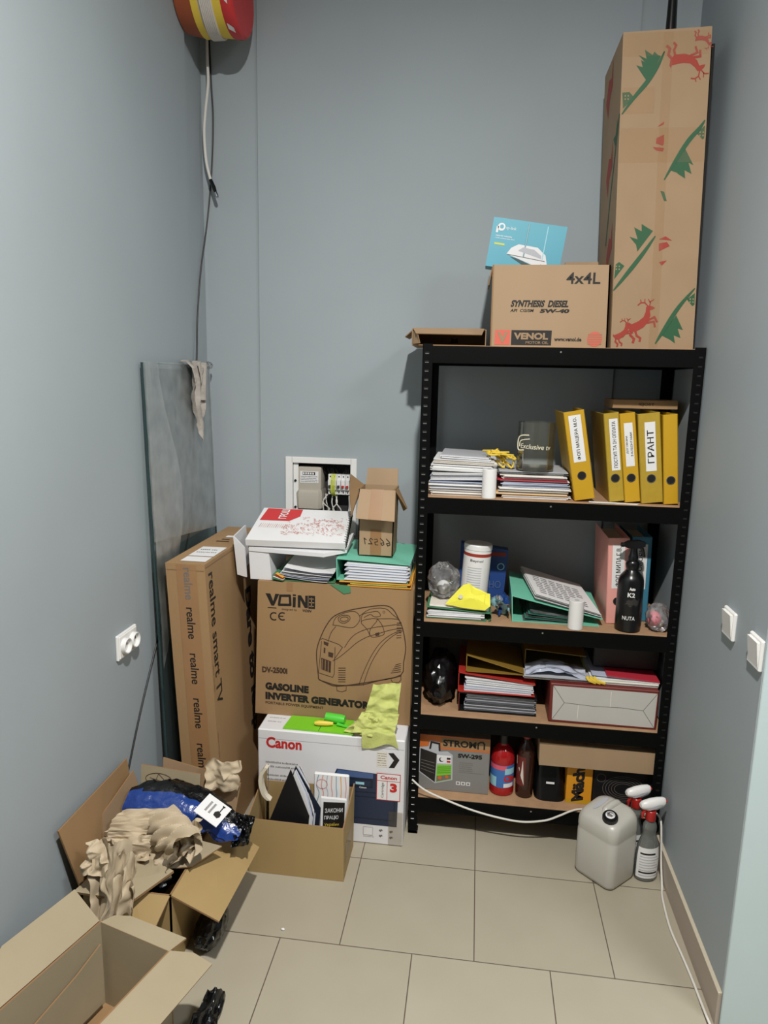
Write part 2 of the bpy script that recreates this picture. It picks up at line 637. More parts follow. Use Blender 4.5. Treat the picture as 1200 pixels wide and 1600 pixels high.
def curl(mb, c, ax, up, length, r, a0, a1, seed, m, n=34, rough=.25):
    """creased sheet curled round an axis"""
    ax = V(ax).normalized()
    up = (V(up) - ax * V(up).dot(ax)).normalized()
    sd = ax.cross(up)
    rnd = random.Random(seed)
    W = [(rnd.uniform(2, 6), rnd.uniform(1, 5), rnd.random(), 1 / (1 + .5 * k)) for k in range(5)]
    tot = sum(w_[3] for w_ in W)

    def fn(u, v):
        a = R(a0 + (a1 - a0) * u)
        d = sum(w_[3] * tri(w_[0] * u + w_[1] * v + w_[2]) for w_ in W) / tot
        rr = r * (1 + rough * d + .25 * noise.noise(V((u * 4, v * 4, seed))))
        t = (v - .5) * length * (1 + .15 * noise.noise(V((u * 5, 0, seed + 4))))
        return V(c) + ax * t + (up * math.cos(a) + sd * math.sin(a)) * rr
    mb.grid(fn, n, n, m)
    return mb


# ================================================================== the setting
Z_CEIL = 3.40
TW, TD, TX0, TYA, TXC = 0.40393, 0.40223, -0.15097, -0.17222, -0.33494


def floor_material():
    m = bpy.data.materials.new('floor_tiles')
    m.use_nodes = True
    nt = m.node_tree
    L = nt.links.new
    p = nt.nodes['Principled BSDF']
    tc = nt.nodes.new('ShaderNodeTexCoord')
    sx = nt.nodes.new('ShaderNodeSeparateXYZ')
    L(tc.outputs['Object'], sx.inputs[0])

    def mth(op, a, b=None, c=None):
        n = nt.nodes.new('ShaderNodeMath')
        n.operation = op
        for i, q in enumerate((a, b, c)):
            if q is None:
                continue
            if isinstance(q, (int, float)):
                n.inputs[i].default_value = q
            else:
                L(q, n.inputs[i])
        return n.outputs[0]
    yb = TYA - TD
    near = mth('LESS_THAN', sx.outputs['Y'], yb)
    off = mth('MULTIPLY', near, TXC - TX0)
    u = mth('DIVIDE', mth('SUBTRACT', mth('SUBTRACT', sx.outputs['X'], TX0), off), TW)
    v = mth('DIVIDE', mth('SUBTRACT', sx.outputs['Y'], TYA), TD)
    fu, fv = mth('FRACT', u), mth('FRACT', v)
    du = mth('MULTIPLY', mth('SUBTRACT', 0.5, mth('ABSOLUTE', mth('SUBTRACT', fu, 0.5))), TW)
    dv = mth('MULTIPLY', mth('SUBTRACT', 0.5, mth('ABSOLUTE', mth('SUBTRACT', fv, 0.5))), TD)
    d = mth('MINIMUM', du, dv)
    g = mth('LESS_THAN', d, 0.0016)
    cell = nt.nodes.new('ShaderNodeCombineXYZ')
    L(mth('FLOOR', u), cell.inputs[0])
    L(mth('FLOOR', v), cell.inputs[1])
    wn = nt.nodes.new('ShaderNodeTexWhiteNoise')
    L(cell.outputs[0], wn.inputs['Vector'])
    nz = nt.nodes.new('ShaderNodeTexNoise')
    nz.inputs['Scale'].default_value = 5
    nz.inputs['Detail'].default_value = 6
    L(tc.outputs['Object'], nz.inputs['Vector'])
    f = mth('ADD', mth('MULTIPLY', wn.outputs['Value'], 0.35), mth('MULTIPLY', nz.outputs['Fac'], 0.65))
    m1 = nt.nodes.new('ShaderNodeMix')
    m1.data_type = 'RGBA'
    m1.inputs[6].default_value = lin((156, 148, 130))
    m1.inputs[7].default_value = lin((172, 165, 147))
    L(f, m1.inputs[0])
    m2 = nt.nodes.new('ShaderNodeMix')
    m2.data_type = 'RGBA'
    m2.inputs[7].default_value = lin((92, 80, 70))
    L(g, m2.inputs[0])
    L(m1.outputs[2], m2.inputs[6])
    L(m2.outputs[2], p.inputs['Base Color'])
    p.inputs['Roughness'].default_value = 0.45
    bp = nt.nodes.new('ShaderNodeBump')
    bp.inputs['Distance'].default_value = 0.001
    bp.inputs['Strength'].default_value = 0.6
    L(mth('MINIMUM', mth('DIVIDE', d, 0.003), 1.0), bp.inputs['Height'])
    L(bp.outputs[0], p.inputs['Normal'])
    MATS['floor_tiles'] = m


floor_material()


def struct(name, mb):
    return mb.build(name, kind='structure')


XL = -0.91
struct('floor', MB().box(-1.1, 2.7, -3.4, 0.7, -0.05, 0, 'floor_tiles', 0))
struct('ceiling', MB().box(-1.1, 2.7, -3.4, 0.7, Z_CEIL, Z_CEIL + 0.05, 'ceiling', 0))
w = MB()
w.box(XL - 0.15, XL, -3.4, 0.27, 0, Z_CEIL, 'wall', 0.004)
w.box(XL - 0.15, XL - 0.018, 0.265, 0.6, 0, Z_CEIL, 'wall', 0)
struct('wall_left', w)
w = MB()
hx0, hx1, hz0, hz1 = -0.566, -0.314, 1.064, 1.341
w.box(-0.70, hx0, 0.45, 0.56, 0, Z_CEIL, 'wall', 0)
w.box(hx1, 0.70, 0.45, 0.56, 0, Z_CEIL, 'wall', 0)
w.box(hx0, hx1, 0.45, 0.56, 0, hz0, 'wall', 0)
w.box(hx0, hx1, 0.45, 0.56, hz1, Z_CEIL, 'wall', 0)
w.box(-1.05, -0.69, 0.462, 0.62, 0, Z_CEIL, 'wall', 0)
w.box(0.69, 1.0, 0.462, 0.62, 0, Z_CEIL, 'wall', 0)
struct('wall_back', w)
struct('wall_right', MB().box(0.905, 2.7, -0.69, 0.62, 0, Z_CEIL, ['wall'][0], 0.004))
jb = MB().box(0.905, 2.7, -0.698, -0.690, 0, Z_CEIL, 'jamb', 0.002)
struct('wall_front', jb)
struct('wall_rear', MB().box(-1.1, 2.7, -3.45, -3.35, 0, Z_CEIL, 'far_wall', 0))
struct('wall_side', MB().box(2.65, 2.75, -3.4, -0.69, 0, Z_CEIL, 'far_wall', 0))
bb = MB()
bb.box(0.894, 0.905, -0.69, 0.45, 0, 0.097, 'skirting', 0.001)
bb.box(0.8935, 0.905, -0.69, 0.45, 0.097, 0.102, 'skirting_edge', 0.001)
struct('baseboard_right', bb)


# ================================================================== steel rack
TIERS = [(1.7999, 'top'), (1.2899, 'second'), (0.8407, 'third'), (0.4852, 'fourth'), (0.1529, 'lowest')]
rack = thing('shelving_rack', 'tall black steel shelving rack with five chipboard shelves against the back wall', 'shelving', (0.45, 0.2, 0))
t = 0.002
for sx, xx in ((1, 0.0), (-1, 0.9)):
    for sy, yy in ((1, 0.0), (-1, 0.4)):
        p = MB()
        xa, xb = sorted((xx, xx + sx * 0.034))
        ya, yb = sorted((yy, yy + sy * t))
        p.box(xa, xb, ya, yb, 0, 1.805, 'black_steel', 0.0005)
        xa, xb = sorted((xx, xx + sx * t))
        ya, yb = sorted((yy, yy + sy * 0.034))
        p.box(xa, xb, ya, yb, 0, 1.805, 'black_steel', 0.0005)
        p.box(min(xx, xx + sx * 0.036), max(xx, xx + sx * 0.036), min(yy, yy + sy * 0.036), max(yy, yy + sy * 0.036), 0, 0.012, 'black_plastic', 0.001)
        if sy == 1:
            z = 0.06
            while z < 1.79:
                if sx == 1:
                    p.box(xx + 0.008, xx + 0.022, -0.0006, 0.0003, z + 0.002, z + 0.007, 'hole_black', 0)
                    p.box(xx + 0.009, xx + 0.0215, -0.0016, 0.0003, z, z + 0.0021, 'slot_lip', 0.0004)  # pale lip on black steel, its highlight put into the colour
                else:
                    p.box(xx - 0.020, xx - 0.008, -0.0006, 0.0003, z + 0.001, z + 0.006, 'hole_black', 0)
                z += 0.029
        p.build('post', rack)
for z, nm in TIERS:
    MB().box(0.004, 0.896, 0.004, 0.396, z - 0.009, z, 'board', 0.0008).build('shelf_board', rack)
    f = MB()
    f.box(0.033, 0.867, 0.0, t, z - 0.058, z - 0.0015, 'black_steel', 0.0006)
    f.box(0.033, 0.867, t, 0.022, z - 0.024, z - 0.0095, 'black_steel', 0.0005)
    f.box(0.033, 0.867, 0.002, 0.012, z - 0.058, z - 0.054, 'black_steel', 0.0005)
    f.disc(0.45, z - 0.016, 0.003, front(0, -0.0002, 0), 'slot_lip')
    f.build('front_beam', rack)
    b = MB()
    b.box(0.033, 0.867, 0.398, 0.400, z - 0.058, z - 0.0015, 'black_steel', 0.0006)
    b.build('back_beam', rack)
    for x in (0.0, 0.898):
        MB().box(x, x + t, 0.033, 0.367, z - 0.058, z - 0.0015, 'black_steel', 0.0006).build('side_beam', rack)


# ================================================================== general carton helpers
def F3(o, u, v, lift=0.0006):
    return fr(o, u, v, lift)


def flap(name, parent, pts, m='kraft', t=0.004, label=None):
    return MB().slab(pts, t, m, 'kraft_edge').build(name, parent, label)


def seal_tape(parent, pts, m='tape_film', name='sealing_tape'):
    mb = MB()
    mb.slab(pts, 0.0004, m)
    return mb.build(name, parent)


# ================================================================== on top of the rack
ZT = 1.8
# open shallow carton lying on its side
c = thing('open_carton', 'small shallow open carton lying on the left end of the rack top', 'box', (0.09, 0.32, ZT))
b = MB()
x0, x1, y0, y1, z0, z1 = -0.048, 0.205, 0.14, 0.362, ZT + .0055, ZT + 0.062
b.slab([(x0, y0, z0 + .003), (x1, y0, z0 + .003), (x1, y1, z0 + .003), (x0, y1, z0 + .003)], .003, 'kraft_light', 'kraft_edge')
b.slab([(x0, y1, z0), (x1, y1, z0), (x1, y1, z1), (x0, y1, z1)], .003, 'kraft_dark', 'kraft_edge')
b.slab([(x0, y0, z0), (x0, y1, z0), (x0, y1, z1), (x0, y0, z1)], .003, 'kraft_light', 'kraft_light')
b.slab([(x1, y1, z0), (x1, y0, z0), (x1, y0, z1), (x1, y1, z1)], .003, 'kraft_light', 'kraft_light')
b.slab([(x0, y0, z1), (x1, y0, z1), (x1, y1, z1), (x0, y1, z1)], .003, 'kraft_light', 'kraft_edge')
Fk = front(0.075, y1 - .006, z0 + .02, 0.001)
b.poly([(0, 0), (.03, 0), (.025, .02), (.015, .012), (.005, .02)], Fk, 'ink_brown')
b.build('carton_body', c)
flap('front_flap', c, [(x0, y0, z1 + .0005), (x1 - .004, y0, z1), (x1 - .012, y0 - .03, z1 - .022), (x0 + .014, y0 - .03, z1 - .02)], 'kraft_light', .003)
flap('end_flap', c, [(x0 - .001, y0 + .01, z1 - .002), (x0 - .001, y1, z1 - .002), (x0 - .034, y1, z1 - .022), (x0 - .030, y0 + .02, z1 - .026)], 'kraft_dark', .003)
flap('inner_flap', c, [(x0 + .004, y0 - .0, z0 + .004), (x0 + .004, y0 - .0, z1 - .006), (x0 + .022, y0 - .028, z1 - .022), (x0 + .03, y0 - .028, z0 + .006)], 'kraft_light', .003)

# motor oil carton
c = thing('oil_carton', 'kraft motor oil carton with black and red print beside the tall reindeer carton', 'box', (0.415, 0.15, ZT))
x0, x1, y0, y1, z0, z1 = 0.222, 0.602, 0.045, 0.245, ZT + .0008, ZT + 0.262
b = MB()
tt = 0.005
b.slab([(x0, y0, z0), (x1, y0, z0), (x1 - .008, y0, z1), (x0 - .004, y0, z1)], tt, 'kraft', 'kraft_edge')
b.slab([(x1, y1, z0), (x0, y1, z0), (x0, y1, z1), (x1 - .008, y1, z1)], tt, 'kraft', 'kraft_edge')
b.slab([(x0, y1, z0), (x0, y0, z0), (x0 - .004, y0, z1), (x0, y1, z1)], tt, 'kraft', 'kraft_edge')
b.slab([(x1, y0, z0), (x1, y1, z0), (x1 - .008, y1, z1), (x1 - .008, y0, z1)], tt, 'kraft', 'kraft_edge')
b.box(x0 + .004, x1 - .004, y0 + .004, y1 - .004, z0, z0 + .006, 'kraft', 0)
Fo = front(x0, y0, z0, .0008)
b.text('4x4L', F3((x0 + .235, y0, z0 + .202), (1, 0, 0), (0, 0, 1)), .108, .036, 'ink', .018)
b.text('SYNTHESIS  DIESEL', F3((x0 + .060, y0, z0 + .128), (1, 0, 0), (0, 0, 1)), .186, .022, 'ink', .05, slant=.22)
b.text('API  CG/SM', F3((x0 + .060, y0, z0 + .112), (1, 0, 0), (0, 0, 1)), .075, .010, 'ink', .03, slant=.2)
b.text('5W-40', F3((x0 + .156, y0, z0 + .110), (1, 0, 0), (0, 0, 1)), .094, .013, 'ink', .06, slant=.2)
b.rect(.014, .064, .006, .054, Fo, 'print_salmon')
b.text('V', F3((x0 + .021, y0, z0 + .012), (1, 0, 0), (0, 0, 1), .0014), .036, .036, 'kraft_light', .05)
b.rect(.068, .199, .006, .054, Fo, 'ink')
b.text('VENOL', F3((x0 + .076, y0, z0 + .024), (1, 0, 0), (0, 0, 1), .0014), .112, .022, 'kraft_light', .05)
b.text('MOTOR OIL', F3((x0 + .116, y0, z0 + .010), (1, 0, 0), (0, 0, 1), .0014), .074, .009, 'kraft_light', .01)
b.text('www.venol.de', F3((x0 + .208, y0, z0 + .020), (1, 0, 0), (0, 0, 1)), .088, .013, 'ink', .04)
b.disc(.338, .028, .024, Fo, 'print_salmon')
for q in range(5):
    b.rect(.316, .360, .012 + q * .0075, .0145 + q * .0075, Fo, 'kraft_light', .0006)
b.build('carton_body', c)
flap('top_flap', c, [(x0 + .25, y1 - .01, z1 - .004), (x1 - .016, y1 - .01, z1 - .004), (x1 - .016, y1 + .02, z1 + .044), (x0 + .25, y1 + .02, z1 + .042)], 'kraft')
flap('top_flap', c, [(x0 + .008, y0 + .03, z1 - .05), (x0 + .24, y0 + .03, z1 - .08), (x0 + .24, y1 - .012, z1 - .08), (x0 + .008, y1 - .012, z1 - .05)], 'kraft_dark')
flap('side_flap', c, [(x0 - .006, y0 + .02, z1 - .004), (x0 - .006, y1 - .01, z1 - .004), (x0 - .016, y1 - .01, z1 - .055), (x0 - .016, y0 + .03, z1 - .06)], 'kraft_dark')

# router box leaning in the oil carton
c = thing('router_box', 'pale blue router box tilted in the open top of the oil carton', 'box', (0.32, 0.14, 2.03))
T = rotm(0, 8, 0, (0.222, 0.11, 2.0645))
b = MB(T)
bx, by, bz, bw, bd, bh = 0.194, 0.105, 2.0645, 0.243, 0.075, 0.157
bz0, bh0 = bz - .036, .192
b.hexa([(bx, by, bz), (bx + bw, by, bz), (bx + bw, by + bd, bz), (bx, by + bd, bz)], [(bx, by, bz + bh), (bx + bw, by, bz + bh), (bx + bw, by + bd, bz + bh), (bx, by + bd, bz + bh)],
       ['teal_print', 'teal_side', 'teal_print', 'teal_side', 'teal_print', 'teal_print'])
Fb = front(bx, by, bz0, .0006)
b.rect(.117, .121, .08, bh0 - .006, Fb, 'teal_side')
b.rect(.118, .120, .08, bh0 - .006, Fb, 'label_sky', .0003)
b.rect(.180, .183, .08, bh0 - .006, Fb, 'label_sky', .0003)
b.text('tp-link', F3((bx + .046, by, bz0 + .157), (1, 0, 0), (0, 0, 1)), .034, .012, 'white_box', .0)
b.disc(.030, .165, .0125, Fb, 'white_box')
b.disc(.031, .166, .0065, Fb, 'teal_print', .0004)
b.rect(.014, .021, .146, .166, Fb, 'white_box')
b.scribble(Fb, .016, .075, .135, .004, 'white_box', 3)
b.scribble(Fb, .016, .080, .128, .003, 'white_box', 4)
b.rect(.016, .050, .108, .114, Fb, 'lime_card')
b.poly([(.062, .083), (.074, .104), (.096, .118), (.160, .116), (.190, .095), (.200, .066), (.190, .048), (.180, .066), (.166, .052), (.150, .060), (.098, .074)], Fb, 'white_box')
b.poly([(.098, .098), (.112, .110), (.150, .108), (.176, .092), (.178, .082)], Fb, 'paper_shade', .0004)
b.line([(.066, .082), (.110, .080), (.190, .076)], Fb, .002, 'ink_grey', lift=.0004)
b.poly([(.075, .076), (.110, .060), (.150, .040), (.190, .045), (.180, .064), (.166, .050), (.150, .058), (.098, .073)], Fb, 'teal_side', .0003)
b.disc(.221, .060, .009, Fb, 'lime_card')
b.build('carton_body', c)

# tall carton with reindeer print
DEER = {
 'g1':[(0.076, 0.789), (0.042, 0.836), (0.061, 0.83), (0.055, 0.85), (0.068, 0.843), (0.047, 0.864), (0.071, 0.853), (0.065, 0.878), (0.088, 0.863), (0.093, 0.872), (0.103, 0.863), (0.112, 0.859)],
 'h3':[(0.008, 0.716), (0.039, 0.747), (0.025, 0.762), (0.004, 0.761)],
 'h5':[(0.251, 0.663), (0.228, 0.642), (0.246, 0.624), (0.251, 0.627)],
 'g6':[(0.157, 0.537), (0.197, 0.599), (0.224, 0.551), (0.209, 0.559), (0.22, 0.526), (0.199, 0.537), (0.202, 0.513), (0.181, 0.526), (0.177, 0.53)],
 'r3':[(0.133, 0.64), (0.111, 0.63), (0.11, 0.615), (0.131, 0.608), (0.134, 0.615)],
 'r4':[(0.101, 0.605), (0.135, 0.602), (0.132, 0.591), (0.112, 0.595)],
 'r5':[(0.113, 0.663), (0.131, 0.677), (0.131, 0.669), (0.12, 0.664)],
 'g7':[(0.13, 0.478), (0.142, 0.475), (0.151, 0.448), (0.143, 0.448)],
 'g8':[(0.065, 0.319), (0.044, 0.343), (0.069, 0.335), (0.057, 0.371), (0.08, 0.359), (0.079, 0.381), (0.095, 0.371), (0.114, 0.36), (0.07, 0.299)],
 'h10':[(0.002, 0.214), (0.032, 0.255), (0.015, 0.267), (0.005, 0.259)],
 'r6':[(0.135, 0.299), (0.134, 0.323), (0.158, 0.327), (0.167, 0.315)],
 'r7':[(0.133, 0.335), (0.153, 0.344), (0.174, 0.331)],
 'r8':[(0.137, 0.267), (0.161, 0.272), (0.146, 0.256)],
 'h12':[(0.251, 0.174), (0.228, 0.154), (0.245, 0.134), (0.252, 0.138)],
 'g13':[(0.157, 0.042), (0.198, 0.105), (0.221, 0.06), (0.205, 0.064), (0.215, 0.035), (0.194, 0.043), (0.199, 0.018), (0.182, 0.03)],
}
c = thing('reindeer_carton', 'tall kraft carton printed with red reindeer and green firs at right end of rack top', 'box', (0.735, 0.17, ZT))
K, H = -0.037, 0.928
yf, dp = 0.02, 0.32
xl, xr = 0.609, 0.864
b = MB()
b.hexa([(xl, yf, ZT), (xr, yf, ZT), (xr, yf + dp, ZT), (xl, yf + dp, ZT)],
       [(xl + K * H, yf, ZT + H), (xr + K * H, yf, ZT + H + .008), (xr + K * H, yf + dp, ZT + H + .008), (xl + K * H, yf + dp, ZT + H)], 'kraft_light')
Fd = fr((xl, yf, ZT), (1, 0, 0), (K, 0, 1), .0006)
for k, v in DEER.items():
    b.poly(v, Fd, 'print_red' if k[0] == 'r' else 'print_green')
    if k[0] == 'h':
        cx, cy = sum(p[0] for p in v) / len(v), sum(p[1] for p in v) / len(v)
        for q in range(4):
            b.rect(cx - .008 + (q % 2) * .009, cx - .004 + (q % 2) * .009, cy - .006 + (q // 2) * .009, cy - .002 + (q // 2) * .009, Fd, 'kraft_light', .0004)


def deer(mb, F, cx, cy, ang, k, flip=1):
    """leaping reindeer silhouette in flat print; local units are centimetres"""
    ca, sa = math.cos(R(ang)), math.sin(R(ang))

    def q(p):
        x, y = p[0] * flip * k, p[1] * k
        return (cx + x * ca - y * sa, cy + x * sa + y * ca)
    mb.poly([q(p) for p in [(-2.6, -1.0), (-1.6, -1.5), (0.2, -.8), (1.3, .2), (1.9, 1.5), (1.9, 2.6), (2.5, 2.7), (3.0, 2.9), (2.6, 3.3), (1.8, 3.6), (1.2, 3.4), (1.0, 2.4), (.5, 1.4), (-.6, .7), (-1.8, .3), (-2.8, 0.1), (-3.1, .5), (-3.2, -.1)]], F, 'print_red')
    for pts, w_ in (([(1.3, .6), (2.7, 1.1), (3.1, .1)], .45), ([(1.2, .1), (2.5, .2), (2.6, -.9)], .42), ([(-2.2, -.8), (-2.6, -2.0), (-1.9, -2.9), (-2.2, -3.6)], .5), ([(-1.5, -1.2), (-1.3, -2.3), (-.6, -2.9), (-.8, -3.5)], .45),
                    ([(1.6, 3.5), (1.0, 4.3), (.2, 4.4), (-.4, 4.0)], .25), ([(1.0, 4.3), (1.1, 5.0)], .2), ([(.3, 4.4), (.2, 5.0)], .2), ([(1.9, 3.5), (2.2, 4.4), (2.9, 4.7)], .22), ([(2.1, 4.2), (1.8, 4.9)], .18)):
        mb.line([q(p) for p in pts], F, w_ * k, 'print_red')


deer(b, Fd, .094, .077, 8, .0150)
deer(b, fr((xl, yf, ZT), (1, 0, 0), (K, 0, 1), .0012), .036, .044, 8, .0098)
deer(b, Fd, .182, .852, 206, .0150, -1)
deer(b, Fd, .230, .905, 200, .0072, -1)
for br in ([(.005, .70), (.040, .747), (.075, .788), (.104, .832), (.122, .872)], [(.140, .510), (.170, .564), (.205, .620), (.235, .655), (.250, .678)], [(.001, .180), (.040, .230), (.085, .290), (.122, .345)], [(.138, .016), (.164, .062), (.204, .130), (.250, .188)]):
    P_ = smooth([(p[0], p[1], 0) for p in br], 4)
    b.ribbon([(p.x, p.y) for p in P_], Fd, .003, .013, 'print_green', .0010)
Fs = fr((xl, yf + dp, ZT), (0, -1, 0), (K, 0, 1), .0006)
b.line([(dp - .01, .70), (dp - .06, .60), (dp - .12, .48), (dp - .17, .35)], Fs, .016, 'print_green')
b.poly([(dp - .05, .62), (dp - .10, .66), (dp - .06, .66), (dp - .04, .70), (dp - .02, .66)], Fs, 'print_green')
for q in range(3):
    z = .82 - q * .26
    b.poly([(.05 + .06 * q, z), (.09 + .06 * q, z + .06), (.14 + .05 * q, z + .05), (.16 + .05 * q, z + .10), (.17 + .05 * q, z + .02), (.12 + .05 * q, z - .01), (.10 + .05 * q, z - .06)], Fs, 'print_red')
b.build('carton_body', c)
tp = MB()
for (a, e, z0_, z1_) in ((.118, .146, .0, .925), (.002, .256, .56, .66), (.002, .10, .70, .775)):
    tp.poly([(a, z0_), (e, z0_), (e, z1_), (a, z1_)], Fd, 'tape_film', .0008)
tp.poly([(.002, .86), (.25, .86), (.25, .926), (.002, .924)], Fd, 'tape_film', .0010)
tp.build('sealing_tape', c, 'clear adhesive tape strips')

# black panel standing between carton and wall, dark pole behind
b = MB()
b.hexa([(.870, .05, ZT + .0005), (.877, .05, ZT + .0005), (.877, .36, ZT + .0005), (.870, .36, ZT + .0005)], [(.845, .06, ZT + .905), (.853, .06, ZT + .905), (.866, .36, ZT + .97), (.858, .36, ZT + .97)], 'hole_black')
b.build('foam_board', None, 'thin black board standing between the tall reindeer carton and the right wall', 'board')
c = thing('folded_stand', 'dark folded pole stand behind the tall reindeer carton', 'stand', (0.79, 0.37, ZT))
MB().tube([(0.79, 0.375, ZT), (0.785, 0.375, 2.4), (0.786, 0.375, 2.86), (0.782, 0.375, 3.25)], [.02, .016, .017, .008], 'black_plastic', 12).build('pole', c)
MB().tube([(0.800, 0.385, 2.4), (0.796, 0.385, 2.88), (0.788, 0.385, 3.24)], [.010, .012, .004], 'black_film', 8).build('wrapped_cover', c)


# ================================================================== shelf contents: helpers
ORD = ['topmost', 'second from the top', 'third from the top', 'fourth from the top', 'fifth from the top', 'sixth from the top', 'seventh from the top', 'eighth from the top']


def bundle(x0, x1, y0, y1, z0, z1, mats, seed, jitter=.006, tilt=0.0):
    """a bundle of loose sheets: thin leaves with ragged ends"""
    rnd = random.Random(seed)
    b = MB()
    n = max(2, int((z1 - z0) / .0022))
    for i in range(n):
        za, zb = z0 + (z1 - z0) * i / n, z0 + (z1 - z0) * (i + .975) / n
        dx, dy, dx2 = rnd.uniform(-jitter, jitter), rnd.uniform(-jitter, jitter), rnd.uniform(-jitter, jitter)
        T = rotm(0, 0, rnd.uniform(-.6, .6), ((x0 + x1) / 2, (y0 + y1) / 2, za))
        xa, xb, ya, yb = x0 + dx, x1 + dx2, y0 + dy, y1 + dy
        k0, k1 = tilt * (0), tilt
        b.hexa([T @ V(q) for q in ((xa, ya, za), (xb, ya, za + k1), (xb, yb, za + k1), (xa, yb, za))],
               [T @ V(q) for q in ((xa, ya, zb), (xb, ya, zb + k1), (xb, yb, zb + k1), (xa, yb, zb))], mats[i % len(mats)] if not isinstance(mats, str) else mats)
    return b


def make_binder(name, label, base, w, h, d, tilt, board, spine_text=None, lab=None, hole_z=.083, group=None, tsize=None, yaw=0.0, inner='dark_board'):
    """lever-arch binder standing upright; base = front-left-bottom corner; tilt about y"""
    t0 = thing(name, label, 'binder', base, group)
    t0.rotation_euler = (0, R(tilt), R(yaw))
    T = t0.matrix_basis.copy()
    b = MB(T)
    bt = .0028
    b.box(0, w, 0, bt, 0, h, board, .0012)
    b.box(0, bt, 0, d, 0, h, board, .001)
    b.box(w - bt, w, 0, d, 0, h, board, .001)
    b.build('cover', t0)
    MB(T).box(bt + .001, w - bt - .001, .012, d - .012, .006, h - .022, 'paper_warm', 0).build('paper_block', t0)
    if hole_z:
        g = MB(T)
        Fh = front(w / 2, 0, hole_z, .0004)
        rr = .0125 if w > .045 else .0115
        n = 24
        prof = [(rr + .0022, 0.0), (rr + .0022, .0014), (rr, .0014), (rr - .0004, .0004)]
        Mh = T @ fr((w / 2, 0, hole_z), (1, 0, 0), (0, 0, 1), .0)
        g.T = Matrix()
        k = [[Mh @ V((r_ * math.cos(2 * math.pi * j / n), r_ * math.sin(2 * math.pi * j / n), z_)) for j in range(n)] for r_, z_ in prof]
        g.loft(k, 'ring', caps=False)
        g.add([Mh @ V((rr * math.cos(2 * math.pi * j / n), rr * math.sin(2 * math.pi * j / n), .0005)) for j in range(n)], [tuple(range(n))], 'hole_black')
        g.build('finger_ring', t0)
    if lab:
        lx0, lx1, lz0, lz1 = lab
        l = MB(T)
        l.rect(lx0, lx1, lz0, lz1, front(0, 0, 0, .0007), 'white_paper')
        lines = spine_text if isinstance(spine_text, list) else [spine_text]
        nl = len(lines)
        for i, s_ in enumerate(lines):
            lw = (lx1 - lx0) / nl
            th = (tsize or .5) * lw
            xr_ = lx0 + lw * (i + .5) + th / 2
            ln = (lz1 - lz0) * (.90 if i == 0 or nl == 1 else .98)
            ln = min(ln, len(s_) * th * 1.05)
            zc = (lz0 + lz1) / 2
            l.text(s_, fr((xr_, 0, zc - ln / 2), (0, 0, 1), (-1, 0, 0), .0012), ln, th, 'ink', .012)
        l.build('spine_label', t0)
    return t0


def lying_binder(name, label, cat, x0, x1, y0, y1, z0, hl, hr, board, inner=None, fill='white_paper', fillz=(0.1, .8), group=None, spine_mat=None, seed=1, loc=None, right=.0):
    """binder lying flat with its spine at the left: bottom board, spine, top board sloping down to the right, papers inside"""
    t0 = thing(name, label, cat, ((x0 + x1) / 2, (y0 + y1) / 2, z0), group)
    bt = .003
    b = MB()
    b.slab([(x0, y0, z0 + bt), (x1, y0, z0 + bt), (x1, y1, z0 + bt), (x0, y1, z0 + bt)], bt, board)
    b.slab([(x0, y1, z0), (x0, y0, z0), (x0, y0, z0 + hl), (x0, y1, z0 + hl)], bt, spine_mat or board)
    b.slab([(x0, y0, z0 + hl), (x1, y0, z0 + hr), (x1, y1, z0 + hr), (x0, y1, z0 + hl)], bt, board)
    b.build('cover', t0)
    if fill:
        p = MB()
        rnd = random.Random(seed)
        fa, fb = fillz
        n = max(3, int((hr - 2 * bt) / .0025))
        for i in range(n):
            ca = bt + (hr - 2 * bt - .001) * i / n
            cb = bt + (hr - 2 * bt - .001) * (i + .97) / n
            xa = x0 + .02 + rnd.uniform(0, .012)
            xb = x1 - .004 + right + rnd.uniform(-.010, .003)
            ya = y0 + .004 + rnd.uniform(0, .006)
            ka = 1 + (hl - hr) * .55 / max(hr, .01)
            p.hexa([(xa, ya, z0 + ca * ka), (xb, ya, z0 + ca), (xb, y1 - .01, z0 + ca), (xa, y1 - .01, z0 + ca * ka)],
                   [(xa, ya, z0 + cb * ka), (xb, ya, z0 + cb), (xb, y1 - .01, z0 + cb), (xa, y1 - .01, z0 + cb * ka)], fill if isinstance(fill, str) else fill[i % len(fill)])
        p.build('papers', t0)
    return t0


# ================================================================== second tier
Z1 = 1.2899
G = 'paper bundles in the left stack on the second shelf'
st = [(.040, .218, .05, .30, .000, .024, ['paper_warm', 'white_paper'], 0.0), (.036, .226, .04, .30, .025, .050, ['white_paper', 'paper_blue', 'white_paper'], 0.0),
      (.042, .222, .04, .31, .051, .078, ['paper_blue', 'white_paper'], 0.006), (.040, .250, .045, .31, .086, .108, ['white_paper'], -.004), (.050, .262, .06, .32, .110, .126, ['white_paper', 'paper_warm'], -.005),
      (.066, .240, .075, .32, .1275, .140, ['paper_shade', 'white_paper'], -.006)]
for i, (x0, x1, y0, y1, a, z, ms, tl) in enumerate(st):
    bundle(x0, x1, y0, y1, Z1 + a + .0006, Z1 + z, ms, 10 + i, tilt=tl).build('paper_bundle', None, 'loose white paper bundle, left stack on second shelf, ' + ORD[len(st) - 1 - i], 'papers', G)
b = MB().lathe([(.0235, 0), (.0245, .001), (.0245, .099), (.0235, .1)], 'white_plastic', (.241, .028, Z1 + .0005))
b.lathe([(.009, .0), (.009, .0005)], 'paper_shade', (.241, .028, Z1 + .1006))
b.build('paper_roll', None, 'white cylindrical roll standing between the two paper stacks on the second shelf', 'roll')
G = 'folders in the middle stack on the second shelf'
